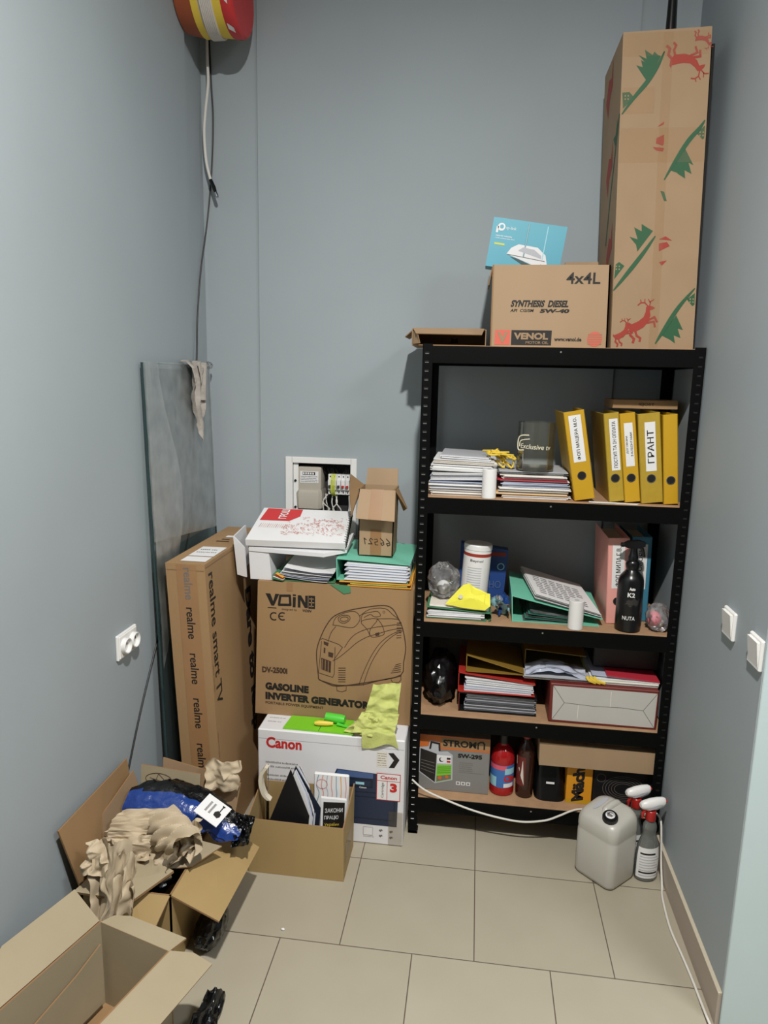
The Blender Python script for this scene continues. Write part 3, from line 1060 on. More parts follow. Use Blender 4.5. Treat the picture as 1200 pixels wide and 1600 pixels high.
st = [(.29, .512, .05, .30, .000, .012, ['white_paper'], 'white papers', 'paper_bundle'), (.27, .510, .05, .30, .013, .024, ['orange_board', 'paper_warm'], 'papers in an orange folder', 'document_folder'),
      (.28, .512, .045, .30, .025, .037, ['paper_warm', 'white_paper'], 'cream papers', 'paper_bundle'), (.285, .508, .05, .30, .038, .056, ['paper_blue', 'paper_shade'], 'blue-grey papers', 'paper_bundle'),
      (.272, .506, .05, .30, .057, .065, ['crimson', 'white_paper'], 'papers in a thin red folder', 'document_folder'), (.285, .500, .05, .30, .066, .080, ['white_paper', 'paper_warm'], 'white papers', 'paper_bundle'),
      (.272, .502, .06, .30, .081, .092, ['wrap_film', 'paper_shade'], 'papers in clear pockets', 'document_folder')]
for i, (x0, x1, y0, y1, a, z, ms, nm, kind_) in enumerate(st):
    bundle(x0, x1, y0, y1, Z1 + a + .0006, Z1 + z, ms, 30 + i, jitter=.008).build(kind_, None, nm + ', middle stack on second shelf, ' + ORD[len(st) - 1 - i], 'folder' if 'folder' in kind_ else 'papers', G)
# yellow cord tangle
b = MB()
rnd = random.Random(4)
for k in range(9):
    cx, cy = rnd.uniform(.235, .302), rnd.uniform(.09, .14)
    zz = Z1 + .098 + (.36 - cx) * .25
    pts = []
    for q in range(7):
        pts.append((cx + rnd.uniform(-.032, .032), cy + rnd.uniform(-.03, .03), max(Z1 + .0965 if cx > .29 else Z1 + .146, zz + rnd.uniform(-.02, .035))))
    b.tube(smooth(pts, 5), .0032, 'strap_yellow', 6)
b.build('cord_tangle', None, 'tangle of yellow cord lying on the stacked folders', 'cord')
# clear acrylic tumbler with etched lettering
c = thing('display_vessel', 'clear acrylic cylinder with pale script lettering standing on the folder stack', 'vessel', (.397, .105, Z1 + .0935))
b = MB()
z0 = Z1 + .0935
ro, ri, hh = .064, .0615, .168
b.lathe([(ro, 0), (ro, hh), (ri, hh), (ri, .004)], 'acrylic', (.397, .105, z0), 40)
b.build('vessel_body', c)
l = MB()
vs, fs = glyphs('Exclusive tv', .006, 1.0)
x0_, x1_ = min(v.x for v in vs), max(v.x for v in vs)
lv = []
for v in vs:
    a = (v.x - x0_) / (x1_ - x0_)
    th = R(-146) + R(98) * a
    zz = z0 + .080 + v.y * .024 - a * .004
    sl = v.y * .06
    lv.append((.397 + (ro + .0008) * math.cos(th + sl), .105 + (ro + .0008) * math.sin(th + sl), zz))
l.add(lv, fs, 'pale_text')
l.tube(smooth([(.367, .046, z0 + .125), (.337, .070, z0 + .118), (.335, .074, z0 + .075), (.352, .055, z0 + .074)], 5), .0022, 'pale_text', 6)
l.tube(smooth([(.370, .046, z0 + .112), (.342, .065, z0 + .105), (.339, .068, z0 + .085)], 5), .0018, 'pale_text', 6)
l.build('lettering', c, 'pale script lettering')

G = 'yellow binders standing on the second shelf'
zb = Z1 + .0008
make_binder('lever_arch_binder', 'yellow binder with long white label leaning left, apart from the other yellow binders', (.531, .03, zb + .001), .068, .302, .28, -10.9, 'yellow_board', 'ФОП МАЦЕРА М.О.', (.014, .054, .130, .288), .083, G, .34)
make_binder('lever_arch_binder', 'yellow binder with a narrow one-line label, first of the row of four', (.648, .045, zb), .050, .300, .285, -8.0, 'yellow_board_pale', 'ПОСТУП ТА ІН ОПЛАТА', (.016, .044, .106, .280), .080, G, .42)
make_binder('lever_arch_binder', 'yellow binder with a shorter two-line label, second of the row of four', (.6995, .045, zb), .051, .301, .285, -8.0, 'yellow_board', ['ДОГОВОРИ', 'З КЛІЄНТАМИ'], (.012, .040, .122, .268), .083, G, .50)
make_binder('lever_arch_binder', 'wider yellow binder with large five-letter label, third of the row of four', (.752, .04, zb), .071, .301, .285, -6.9, 'yellow_board_pale', 'ГРАНТ', (.020, .054, .108, .272), .083, G, .62)
make_binder('lever_arch_binder', 'yellow binder without a label, last of the row of four', (.825, .04, zb), .047, .300, .285, -5.6, 'yellow_board', None, None, .081, G)
c = thing('flat_carton', 'thin flat kraft carton lying across the tops of the yellow binders', 'box', (.78, .24, 1.605))
b = MB().box(.655, .872, .16, .33, 1.6035, 1.634, 'kraft_dark', .0015)
b.text('IEJOST', front(.742, .16, 1.612), .052, .012, 'ink_brown', .02)
b.build('carton_body', c)
b = MB()
b.slab([(.60, .012, Z1 + .0012), (.73, .006, Z1 + .0012), (.745, .03, Z1 + .0012), (.61, .042, Z1 + .0012)], .0004, 'white_paper')
b.slab([(.575, .01, Z1 + .0022), (.66, .006, Z1 + .0022), (.672, .035, Z1 + .0022), (.58, .04, Z1 + .0022)], .0004, 'white_paper')
b.build('paper_slip', None, 'white paper slips at the shelf edge in front of the yellow binders', 'paper')

# ================================================================== third tier
Z2 = .8407
c = thing('document_folder', 'green folder of papers lying flat under the yellow pouch on the third shelf', 'folder', (.155, .18, Z2))
b = MB()
b.slab([(.038, .035, Z2 + .005), (.255, .035, Z2 + .003), (.268, .235, Z2 + .003), (.04, .235, Z2 + .005)], .002, 'green_card')
b.slab([(.038, .04, Z2 + .042), (.262, .035, Z2 + .032), (.272, .235, Z2 + .034), (.04, .235, Z2 + .042)], .002, 'green_card')
b.loft([[(.262 + .010 * math.sin(math.pi * k / 8), y, Z2 + .0025 + .0285 * (1 - math.cos(math.pi * k / 8)) / 2) for k in range(9)] for y in (.035, .235)], 'green_card', caps=False, closed=False)
b.build('cover', c)
bundle(.045, .24, .036, .23, Z2 + .0062, Z2 + .029, ['white_paper', 'paper_shade', 'white_paper'], 51, .008).build('papers', c)
bundle(.045, .258, .05, .23, Z2 + .0435, Z2 + .051, ['paper_warm', 'white_paper'], 52, .005, tilt=-.008).build('papers', c)
c = thing('plastic_bag', 'crumpled clear plastic bag with white contents at the left end of the third shelf', 'bag', (.092, .16, Z2 + .052))
MB().blob((.094, .155, Z2 + .112), (.058, .075, .068), 'clear_plastic', 3, .30, 1.3, 4, Z2 + .0535).build('bag_film', c)
MB().blob((.094, .12, Z2 + .095), (.026, .026, .026), 'white_plastic', 4, .1, 2, 3, Z2 + .055).build('bag_contents', c, 'white lump inside')
b = MB()
out = [(.106, .042, .056), (.150, .034, .050), (.205, .030, .045), (.248, .029, .043), (.266, .032, .060), (.264, .060, .098), (.215, .082, .108), (.188, .088, .124), (.166, .084, .118), (.138, .062, .090)]
ctr = V((.20, .045, Z2 + .090))
P = [V((x, y, Z2 + z)) for x, y, z in out]
P = [P[i].lerp(P[(i + 1) % len(P)], k / 5) for i in range(len(P)) for k in range(5)]
loops = [[ctr + (p - ctr) * k + V((0, -.012 * (1 - k), .004 * (1 - k) + .004 * noise.noise(p * 30) * k)) for p in P] for k in (1.0, .94, .8, .6, .4, .2)]
b.loft(loops, 'yellow_rag', caps=True)
b.tube(smooth([(.245, .036, Z2 + .052), (.244, .034, Z2 + .075), (.246, .052, Z2 + .098)], 5), .002, 'yellow_rag', 6)
b.disc(.160, .088, .008, front(0, .033, Z2, .0), 'paper_warm')
b.build('yellow_pouch', None, 'bright yellow soft pouch lying on the green folder', 'pouch')
c = thing('canister', 'tall white round canister with red band near its top', 'canister', (.205, .17, Z2 + .052))
T = rotm(0, 3, 0, (.205, .17, Z2 + .052))
b = MB(T)
z0 = Z2 + .0535
b.lathe([(.050, 0, 'hole_black'), (.0505, .018, 'white_plastic'), (.0505, .160, 'print_red'), (.0505, .172, 'white_plastic'), (.0505, .183), (.052, .184), (.052, .200), (.050, .203)], 'white_plastic', (.205, .17, z0), 36)
b.build('can_body', c)
l = MB(T)
for a0, a1, za, zb_, m_ in ((-135, -58, .03, .158, 'white_paper'),):
    l.loft([[(.205 + .0508 * math.cos(R(a0 + (a1 - a0) * k / 10)), .17 + .0508 * math.sin(R(a0 + (a1 - a0) * k / 10)), z0 + z_) for k in range(11)] for z_ in (za, zb_)], m_, caps=False, closed=False)
def wraptext(mb, s_, cx, cy, r, a0, a1, z, h, m_, bold=.01):
    vs, fs = glyphs(s_, bold, 1.0)
    xa, xb = min(v.x for v in vs), max(v.x for v in vs)
    ya, yb = min(v.y for v in vs), max(v.y for v in vs)
    mb.add([(cx + r * math.cos(R(a0 + (a1 - a0) * (v.x - xa) / (xb - xa))), cy + r * math.sin(R(a0 + (a1 - a0) * (v.x - xa) / (xb - xa))), z + h * (v.y - ya) / (yb - ya)) for v in vs], fs, m_)
wraptext(l, 'Beynol', .205, .17, .0513, -118, -64, z0 + .139, .012, 'ink')
for q in range(9):
    l.loft([[(.205 + .0512 * math.cos(R(-128 + 60 * k / 6)), .17 + .0512 * math.sin(R(-128 + 60 * k / 6)), z0 + .045 + q * .009 + e) for k in range(7)] for e in (0, .003)], 'paper_shade', caps=False, closed=False)
l.build('label_sheet', c)
c = thing('blue_box', 'dark blue packet standing behind the white canister', 'box', (.23, .29, Z2))
b = MB()
b.hexa([(.145, .245, Z2 + .0005), (.318, .245, Z2 + .0005), (.318, .30, Z2 + .0005), (.145, .30, Z2 + .0005)], [(.150, .255, Z2 + .235), (.330, .255, Z2 + .215), (.330, .30, Z2 + .215), (.150, .30, Z2 + .235)], 'bin_blue')
Fb = fr((.145, .245, Z2), (1, 0, 0), (.03, .045, 1), .001)
b.rect(.09, .170, .190, .205, Fb, 'print_red')
b.text('HO', fr((.262, .246, Z2 + .065), (1, 0, 0), (.03, .045, 1), .001), .045, .03, 'navy_light', .01)
b.disc(.155, .150, .014, Fb, 'label_sky', ry=.014)
b.disc(.155, .150, .010, Fb, 'bin_blue', .0003)
b.build('packet_body', c)
b = MB()
wad(b, (.300, .105, Z2 + .042), (.075, .09, .080), 7, 'label_sky', 20, 7, floor=Z2 + .001)
wad(b, (.312, .120, Z2 + .048), (.05, .07, .080), 9, 'bin_blue', 16, 6, floor=Z2 + .001)
wad(b, (.295, .100, Z2 + .06), (.05, .05, .05), 12, 'clear_plastic', 16, 6, floor=Z2 + .001)
b.build('foil_wrapper', None, 'crumpled blue and white foil wrapper beside the mint binder', 'wrapper')
# mint binder lying with papers on top
c = thing('lever_arch_binder', 'mint green binder lying flat on the third shelf under loose printed papers', 'binder', (.47, .2, Z2))
b = MB()
bt = .003
b.slab([(.346, .056, Z2 + bt + .0008), (.65, .056, Z2 + bt + .0008), (.65, .34, Z2 + bt + .0008), (.346, .34, Z2 + bt + .0008)], bt, 'mint')
b.slab([(.346, .34, Z2 + .0008), (.346, .056, Z2 + .0008), (.340, .056, Z2 + .098), (.340, .34, Z2 + .112)], bt, 'mint')
b.slab([(.340, .056, Z2 + .098), (.66, .056, Z2 + .030), (.66, .34, Z2 + .044), (.340, .34, Z2 + .112)], bt, 'mint')
b.build('cover', c)
p = MB()
for q in range(5):
    p.slab([(.385 + q * .006, .060, Z2 + .008 + q * .008), (.55, .060, Z2 + .006 + q * .005), (.56, .33, Z2 + .006 + q * .005), (.385 + q * .006, .33, Z2 + .008 + q * .008)], .001, 'mint_dark' if q % 2 else 'clear_plastic')
p.build('papers', c, 'green sleeves inside')
b = MB()
for q in range(7):
    o = q * .0035
    def pp(u, v, o=o, q=q):
        x = .425 + .228 * u - .040 * v + .004 * math.sin(q * 2.1)
        y = .058 + .275 * v + .003 * math.cos(q * 1.7)
        z = Z2 + .0865 - .052 * u + .030 * v + o * (1 - .45 * u)
        return V((x, y, z))
    b.grid(pp, 10, 6, 'white_paper' if q != 3 else 'paper_shade')
Fp = None
for q in range(9):
    v_ = .12 + q * .07
    for s_ in range(6):
        u_ = .10 + s_ * .13 + (q % 3) * .01
        a_, b_ = V((.425 + .228 * u_ - .040 * v_, .058 + .275 * v_, Z2 + .1082 - .052 * u_ + .030 * v_ - .00945 * u_)), V((.425 + .228 * (u_ + .10) - .040 * v_, .058 + .275 * v_, Z2 + .1082 - .052 * (u_ + .10) + .030 * v_ - .00945 * (u_ + .10)))
        d_ = V((-.0006, .005, .001))
        b.add([a_, b_, b_ + d_, a_ + d_], [(0, 1, 2, 3)], 'pencil')
b.build('loose_papers', None, 'fanned stack of printed white papers on top of the mint binder', 'papers')
b = MB().lathe([(.0250, 0), (.026, .001), (.026, .101), (.025, .102)], 'white_plastic', (.563, -.0 + .028, Z2 + .0005))
b.lathe([(.009, .0), (.009, .0005)], 'paper_shade', (.563, .028, Z2 + .1026))
b.build('paper_roll', None, 'white cylindrical roll standing at the front edge of the third shelf', 'roll')
make_binder('lever_arch_binder', 'pale pink binder with white label beside the black spray bottle', (.6795, .10, Z2 + .0008), .074, .313, .285, -2.6, 'pink_board', 'ФОП МИЛА Г.В.', (.016, .058, .130, .288), .083, None, .42)
make_binder('lever_arch_binder', 'dark teal binder half hidden behind the black spray bottle', (.762, .15, Z2 + .0008), .070, .312, .24, -1.0, 'teal_board', 'ДОГОВОРИ', (.014, .056, .12, .285), .083, None, .40)
# black spray bottle
kx, ky = .744, .052
c = thing('spray_bottle', 'matte black trigger spray bottle with white lettering in front of the pink binder', 'bottle', (kx, ky, Z2))
z0 = Z2 + .0005
prof = [(.038, 0), (.0425, .003), (.0435, .010), (.0435, .165), (.0425, .180), (.0385, .192), (.030, .203), (.0225, .212), (.020, .217), (.0225, .226), (.0235, .238), (.021, .246), (.0165, .250)]
MB().lathe(prof, 'bottle_black', (kx, ky, z0), 40).build('bottle_body', c)
l = MB()
wraptext(l, 'K2', kx, ky, .0439, -112, -80, z0 + .128, .016, 'white_plastic', .03)
wraptext(l, 'NUTA', kx, ky, .0439, -128, -72, z0 + .046, .014, 'white_plastic', .005)
wraptext(l, 'Auto', kx, ky, .0439, -106, -80, z0 + .152, .011, 'white_plastic', .06)
for q in range(4):
    l.loft([[(kx + .0438 * math.cos(R(-120 + q * 5 + 50 * k / 8)), ky + .0438 * math.sin(R(-120 + q * 5 + 50 * k / 8)), z0 + .100 + q * .006 + .006 * math.sin(k * 1.3 + q) + e) for k in range(9)] for e in (0, .0012)], 'ink_grey', caps=False, closed=False)
l.build('lettering', c, 'white lettering')
h = MB()
h.lathe([(.0165, .248), (.0175, .262), (.015, .268), (.012, .285), (.012, .300)], 'bottle_black', (kx, ky, z0), 20)
h.loft([[(kx + x, ky + y, z0 + z) for x, y, z in l_] for l_ in ([(-.036, -.007, .298), (-.036, .007, .298), (-.036, .007, .308), (-.036, -.007, .308)], [(-.02, -.011, .292), (-.02, .011, .292), (-.02, .011, .316), (-.02, -.011, .316)], [(.018, -.012, .294), (.018, .012, .294), (.018, .012, .320), (.018, -.012, .320)], [(.036, -.008, .300), (.036, .008, .300), (.036, .008, .314), (.036, -.008, .314)])], 'bottle_black')
h.build('spray_head', c)
MB().tube(smooth([(kx + .022, ky, z0 + .300), (kx + .030, ky, z0 + .284), (kx + .036, ky, z0 + .262)], 5), [.006] * 6 + [.0055] * 4 + [.004], 'bottle_black', 8).build('trigger', c)
MB().tube([(kx - .034, ky - .002, z0 + .303), (kx - .044, ky - .003, z0 + .303)], .008, 'bottle_black', 12).build('nozzle', c)
c = thing('plastic_bag', 'small clear bag with a pink ball at the right end of the third shelf', 'bag', (.848, .065, Z2))
MB().blob((.848, .065, Z2 + .045), (.040, .045, .050), 'clear_plastic', 8, .30, 1.5, 4, Z2 + .0008).build('bag_film', c)
MB().blob((.834, .060, Z2 + .042), (.024, .024, .028), 'pink_ball', 5, .12, 1.6, 3, Z2 + .002).build('bag_contents', c, 'pink ball inside')

# ================================================================== fourth tier
Z3 = .4852
b = MB().blob((.096, .15, Z3 + .092), (.060, .11, .100), 'bottle_black', 2, .35, 1.6, 4, Z3 + .0008)
b.build('black_bag', None, 'glossy black plastic bag at the left end of the fourth shelf', 'bag')
lying_binder('lever_arch_binder', 'dark binder with grey papers at the bottom of the left stack, fourth shelf', 'binder', .168, .452, .05, .33, Z3 + .0006, .074, .066, 'dark_board', fill=['dark_sheets', 'dark_sheets', 'dark_sheets', 'paper_shade'], spine_mat='maroon', seed=3)
lying_binder('lever_arch_binder', 'red binder full of white papers lying on the dark binder', 'binder', .164, .442, .05, .33, Z3 + .0760, .076, .048, 'red_board', fill=['white_paper', 'paper_blue', 'white_paper'], seed=4)
lying_binder('lever_arch_binder', 'empty yellow binder lying open-sided on the red binder', 'binder', .190, .400, .055, .30, Z3 + .1540, .066, .010, 'yellow_board_shaded', fill=None)
lying_binder('lever_arch_binder', 'yellow binder lying behind the clear document pockets on the fourth shelf', 'binder', .405, .626, .128, .36, Z3 + .1500, .080, .066, 'yellow_board_shaded', fill=None)
b = bundle(.400, .628, .045, .115, Z3 + .1490, Z3 + .162, ['white_paper', 'paper_shade', 'clear_plastic'], 61, .010)
def pk(u, v):
    return V((.405 + .215 * u, .045 + .072 * v, Z3 + .166 + .022 * math.sin(math.pi * min(1, u * 1.1)) + .012 * noise.noise(V((u * 5, v * 5, 2))) + .012 * v))
b.grid(pk, 22, 10, 'clear_plastic')
b.grid(lambda u, v: pk(u, v) - V((0, 0, .004)), 22, 10, 'paper_blue')
b.build('document_pockets', None, 'clear plastic document pockets with papers lying between the red binders', 'folder')
# maroon paper bag lying with white bottom to the front
c = thing('gift_bag', 'maroon paper bag lying on its side with its white base facing out', 'bag', (.678, .16, Z3))
b = MB()
x0, x1, y0, y1, z0, z1 = .492, .866, .020, .33, Z3 + .0006, Z3 + .148
b.box(x0, x1, y0, y1, z0, z1, 'maroon', .003)
b.build('bag_body', c)
p = MB()
Fw = front(x0, y0, z0, .0006)
W_, H_ = x1 - x0, z1 - z0
p.poly([(.012, .010), (W_ - .008, .008), (W_ - .006, H_ - .010), (.010, H_ - .008)], Fw, 'bag_base_shaded')
mid = H_ * .50
for pts in ([(.012, .010), (.052, mid + .004), (.010, H_ - .008)], [(W_ - .008, .008), (W_ - .050, mid - .004), (W_ - .006, H_ - .010)], [(.052, mid + .004), (.15, mid - .001), (.25, mid + .001), (W_ - .050, mid - .004)]):
    p.line(pts, Fw, .0016, 'ink_grey', lift=.0004)
p.rect(.10, .102, .02, mid, Fw, 'paper_warm', .0003)
p.rect(.21, .212, mid, H_ - .015, Fw, 'paper_warm', .0003)
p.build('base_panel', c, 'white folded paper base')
c = thing('document_folder', 'red folder with white and yellow-edged papers lying on the maroon bag', 'folder', (.75, .16, Z3 + .149))
bundle(.632, .868, .045, .30, Z3 + .1492, Z3 + .166, ['white_paper', 'lime_card', 'white_paper', 'paper_warm'], 66, .004).build('papers', c)
b = MB()
b.slab([(.690, .05, Z3 + .182), (.870, .045, Z3 + .172), (.870, .30, Z3 + .172), (.690, .30, Z3 + .182)], .005, 'crimson')
b.slab([(.640, .06, Z3 + .176), (.868, .05, Z3 + .1675), (.868, .30, Z3 + .1675), (.640, .30, Z3 + .176)], .003, 'paper_blue')
b.build('cover', c)
b = MB()
for q in range(3):
    b.tube(smooth([(.618 + q * .012, .040, Z3 + .176), (.626 + q * .014, .036, Z3 + .163), (.650 + q * .016, .038, Z3 + .1535)], 5), .0055, 'strap_yellow', 6)
b.build('tab_dividers', c, 'yellow divider tabs')
make_box = MB().box(.650, .880, .12, .33, Z3 + .1835, Z3 + .268, 'dark_board', .003)
make_box.build('black_binder', None, 'black binder lying on the red folder under the third shelf', 'binder')

# ================================================================== lowest tier
Z4 = .1529
c = thing('charger_carton', 'grey and orange carton with a black machine pictured on it, lowest shelf', 'box', (.16, .18, Z4))
x0, x1, y0, y1, z0, z1 = .030, .293, .055, .33, Z4 + .0006, Z4 + .226
b = MB().box(x0, x1, y0, y1, z0, z1, 'grey_print', .0015)
Fb = front(x0, y0, z0, .0006)
W_ = x1 - x0
b.rect(0.001, W_ - .001, .170, .2245, Fb, 'orange_print')
b.rect(.080, W_ - .003, .178, .218, Fb, 'kraft_dark', .0003)
b.text('STROM', fr((x0 + .088, y0, z0 + .184), (1, 0, 0), (0, 0, 1), .0014), .124, .027, 'ink', .04)
b.line([(.218, .184), (.218, .205), (.226, .211), (.236, .211), (.241, .204), (.241, .184)], Fb, .006, 'ink', lift=.0008)
b.text('SW-295', fr((x0 + .145, y0, z0 + .141), (1, 0, 0), (0, 0, 1), .001), .090, .018, 'ink', .05)
for q in range(5):
    b.scribble(Fb, .152, .200, .120 - q * .008, .004, 'ink_grey', q)
b.rect(.150, .245, .082, .083, Fb, 'ink_grey')
for q in range(3):
    b.rect(.142 + q * .019, .157 + q * .019, .030, .044, Fb, 'white_paper')
    b.rect(.145 + q * .019, .154 + q * .019, .033, .041, Fb, 'grey_print', .0004)
b.poly([(.0, .070), (.062, .028), (.128, .048), (.126, .150), (.105, .164), (.080, .160), (.075, .198), (.038, .202), (.034, .178), (.0, .172)], Fb, 'paper_shade', .0004)
b.poly([(.003, .074), (.062, .033), (.066, .150), (.004, .168)], Fb, 'ink', .0008)
b.poly([(.066, .034), (.123, .051), (.122, .110), (.068, .106)], Fb, 'lime_plastic', .0008)
b.poly([(.068, .112), (.122, .114), (.120, .146), (.066, .146)], Fb, 'white_paper', .0008)
b.poly([(.068, .036), (.122, .053), (.121, .070), (.068, .060)], Fb, 'ink_grey', .001)
b.disc(.080, .054, .008, Fb, 'orange_print', .0014)
b.disc(.106, .060, .007, Fb, 'orange_print', .0014)
for q in range(4):
    b.line([(.070, .072 + q * .008), (.120, .078 + q * .008)], Fb, .002, 'print_green', lift=.0012)
b.disc(.084, .128, .009, Fb, 'ink', .0012)
b.disc(.087, .130, .007, Fb, 'white_paper', .0016)
b.rect(.104, .118, .118, .126, Fb, 'ink_red', .0012)
b.rect(.104, .118, .130, .138, Fb, 'ink', .0012)
b.line([(.040, .170), (.044, .196), (.074, .192), (.076, .164)], Fb, .007, 'ink', lift=.0009)
b.scribble(Fb, .010, .058, .135, .008, 'ink_red', 8)
for q in range(4):
    b.line([(.008, .122 - q * .012), (.058, .112 - q * .014)], Fb, .002, 'ink_grey', lift=.001)
b.build('carton_body', c)
# red cleaner bottle
rx, ry_ = .344, .098
c = thing('cleaner_bottle', 'squat red detergent bottle with blue label on the lowest shelf', 'bottle', (rx, ry_, Z4))
z0 = Z4 + .0006
MB().lathe([(.042, 0), (.0455, .004), (.046, .012), (.0455, .024), (.0445, .030), (.0445, .126), (.0455, .132), (.0445, .140), (.043, .152), (.040, .164), (.032, .178), (.022, .187), (.018, .192), (.018, .205)], 'red_liquid', (rx, ry_, z0), 36).build('bottle_body', c)
MB().lathe([(.0205, .200), (.0205, .232), (.017, .236), (.014, .250), (.010, .252)], 'black_plastic', (rx, ry_, z0), 24).build('cap', c)
l = MB()
def band(mb, cx, cy, r, a0, a1, za, zb_, m_, n=16):
    mb.loft([[(cx + r * math.cos(R(a0 + (a1 - a0) * k / n)), cy + r * math.sin(R(a0 + (a1 - a0) * k / n)), z_) for k in range(n + 1)] for z_ in (za, zb_)], m_, caps=False, closed=False)
band(l, rx, ry_, .0449, -175, -20, z0 + .034, z0 + .124, 'label_blue')
band(l, rx, ry_, .0452, -165, -72, z0 + .106, z0 + .123, 'label_pink')
band(l, rx, ry_, .0452, -175, -120, z0 + .036, z0 + .075, 'label_sky')
band(l, rx, ry_, .0452, -84, -30, z0 + .036, z0 + .052, 'white_paper')
band(l, rx, ry_, .0452, -80, -24, z0 + .088, z0 + .112, 'label_sky')
wraptext(l, 'Clin', rx, ry_, .0457, -84, -22, z0 + .058, .026, 'ink_red', .06)
l.build('label_sheet', c, 'blue and pink label')
# brown bottle
rx, ry_ = .428, .085
c = thing('oil_bottle', 'slim dark brown bottle with red cap beside the red detergent bottle', 'bottle', (rx, ry_, Z4))
MB().lathe([(.029, 0), (.032, .003), (.0325, .010), (.0325, .165), (.031, .185), (.026, .205), (.018, .218), (.0135, .226), (.0135, .236)], 'brown_liquid', (rx, ry_, z0), 32).build('bottle_body', c)
MB().lathe([(.0155, .232), (.016, .236), (.016, .258), (.014, .261)], 'red_plastic', (rx, ry_, z0), 24).build('cap', c)
l = MB()
band(l, rx, ry_, .0329, -178, -95, z0 + .05, z0 + .165, 'maroon')
l.add([(rx + .0334 * math.cos(R(a)), ry_ + .0334 * math.sin(R(a)), z0 + z_) for a, z_ in ((-172, .160), (-112, .150), (-100, .055), (-118, .080), (-140, .115), (-165, .13))], [tuple(range(6))], 'paper_warm')
l.build('label_sheet', c, 'pale swoosh on a red-brown label')
c = thing('black_pouch', 'black fabric pouch with white tag on the lowest shelf', 'pouch', (.521, .10, Z4))
b = MB()
loops = []
for k in range(9):
    u = k / 8
    zz = Z4 + .0008 + .135 * u
    wv, dv = .058 * (1 - .18 * u ** 2), .055 * (1 - .45 * u)
    loops.append([(.522 + wv * (abs(math.cos(a)) ** .6) * (1 if math.cos(a) > 0 else -1) - .004 * u, .105 + dv * (abs(math.sin(a)) ** .6) * (1 if math.sin(a) > 0 else -1) + .02 * u, zz) for a in [2 * math.pi * j / 28 for j in range(28)]])
b.loft(loops, 'bottle_black')
b.build('pouch_body', c)
MB().rect(.505, .535, .066, .074, fr((0, .052, Z4), (1, 0, 0), (0, .12, 1), .001), 'white_paper').build('sewn_tag', c, 'small white tag')
c = thing('plaster_carton', 'amber carton with black lettering running upwards beneath the flat carton', 'box', (.625, .17, Z4))
x0, x1, y0, y1, z0, z1 = .578, .670, .055, .30, Z4 + .0006, Z4 + .158
b = MB().box(x0, x1, y0, y1, z0, z1, 'amber_box', .0015)
b.text('Mäch', fr((x0 + .064, y0, z0 + .016), (0, 0, 1), (-1, 0, -.25), .001), .132, .044, 'ink', .05)
b.rect(.0, .092, .0, .016, front(x0, y0, z0), 'yellow_board')
b.build('carton_body', c)
c = thing('black_carton', 'black carton with faint line drawing behind the white jerrycan', 'box', (.78, .18, Z4))
x0, x1 = .674, .894
b = MB().box(x0, x1, .062, .33, Z4 + .0006, Z4 + .156, 'dark_board', .0015)
Fb = front(x0, .062, Z4, .0008)
for q in range(5):
    b.line([(.07 + .075 * math.cos(a) * (1 - q * .14) + .04, .07 + .05 * math.sin(a) * (1 - q * .14)) for a in [2 * math.pi * k / 28 for k in range(29)]], Fb, .0012, 'ink_grey')
b.line([(.028 + .016 * math.cos(a), .108 + .016 * math.sin(a)) for a in [2 * math.pi * k / 16 for k in range(17)]], Fb, .0012, 'ink_grey')
b.build('carton_body', c)
c = thing('flat_carton', 'long flat kraft carton lying across the amber and black cartons', 'box', (.67, .16, Z4 + .16))
x0, x1, y0, y1, z0, z1 = .470, .880, .022, .32, Z4 + .160, Z4 + .243
b = MB().hexa([(x0, y0, z0), (x1, y0, z0), (x1, y1, z0), (x0, y1, z0)], [(x0 - .002, y0, z1 + .006), (x1, y0, z1), (x1 - .004, y1, z1), (x0 + .004, y1, z1 + .006)], 'kraft')
b.rect(.05, .055, .02, .03, top(x0, y0, z1), 'ink', .004)
b.build('carton_body', c)
flap('lid_flap', c, [(x0 + .012, y0 + .03, z1 + .010), (x1 - .05, y0 + .03, z1 + .004), (x1 - .05, y0 + .18, z1 + .014), (x0 + .012, y0 + .18, z1 + .018)], 'kraft_light', .004)


# ================================================================== printer carton and generator carton
def arc(cx, cy, r, a0, a1, n=20, ry=None):
    return [(cx + r * math.cos(R(a0 + (a1 - a0) * k / n)), cy + (ry or r) * math.sin(R(a0 + (a1 - a0) * k / n))) for k in range(n + 1)]


c = thing('printer_carton', 'large white printer carton with red brand name standing on the floor', 'box', (-.29, .17, 0))
x0, x1, y0, y1, H = -.555, -.012, -.087, .43, .420
b = MB().box(x0, x1, y0, y1, .0006, H, 'white_box', .004)
Fp = front(x0, y0, 0, .0008)
b.text('Canon', front(-.523, y0, .349, .0009), .133, .043, 'ink_red', .035)
for q in range(6):
    if q in (2, 5):
        continue
    b.scribble(Fp, .030, .150, .288 - q * .017, .008, 'ink_grey', 20 + q)
b.poly([(.483, .368), (.502, .370), (.524, .345), (.506, .312), (.486, .311), (.504, .342)], Fp, 'ink')
b.rect(.442, .480, .312, .372, Fp, 'paper_warm')
for q in range(6):
    b.scribble(Fp, .445, .478, .362 - q * .009, .004, 'ink_grey', 40 + q)
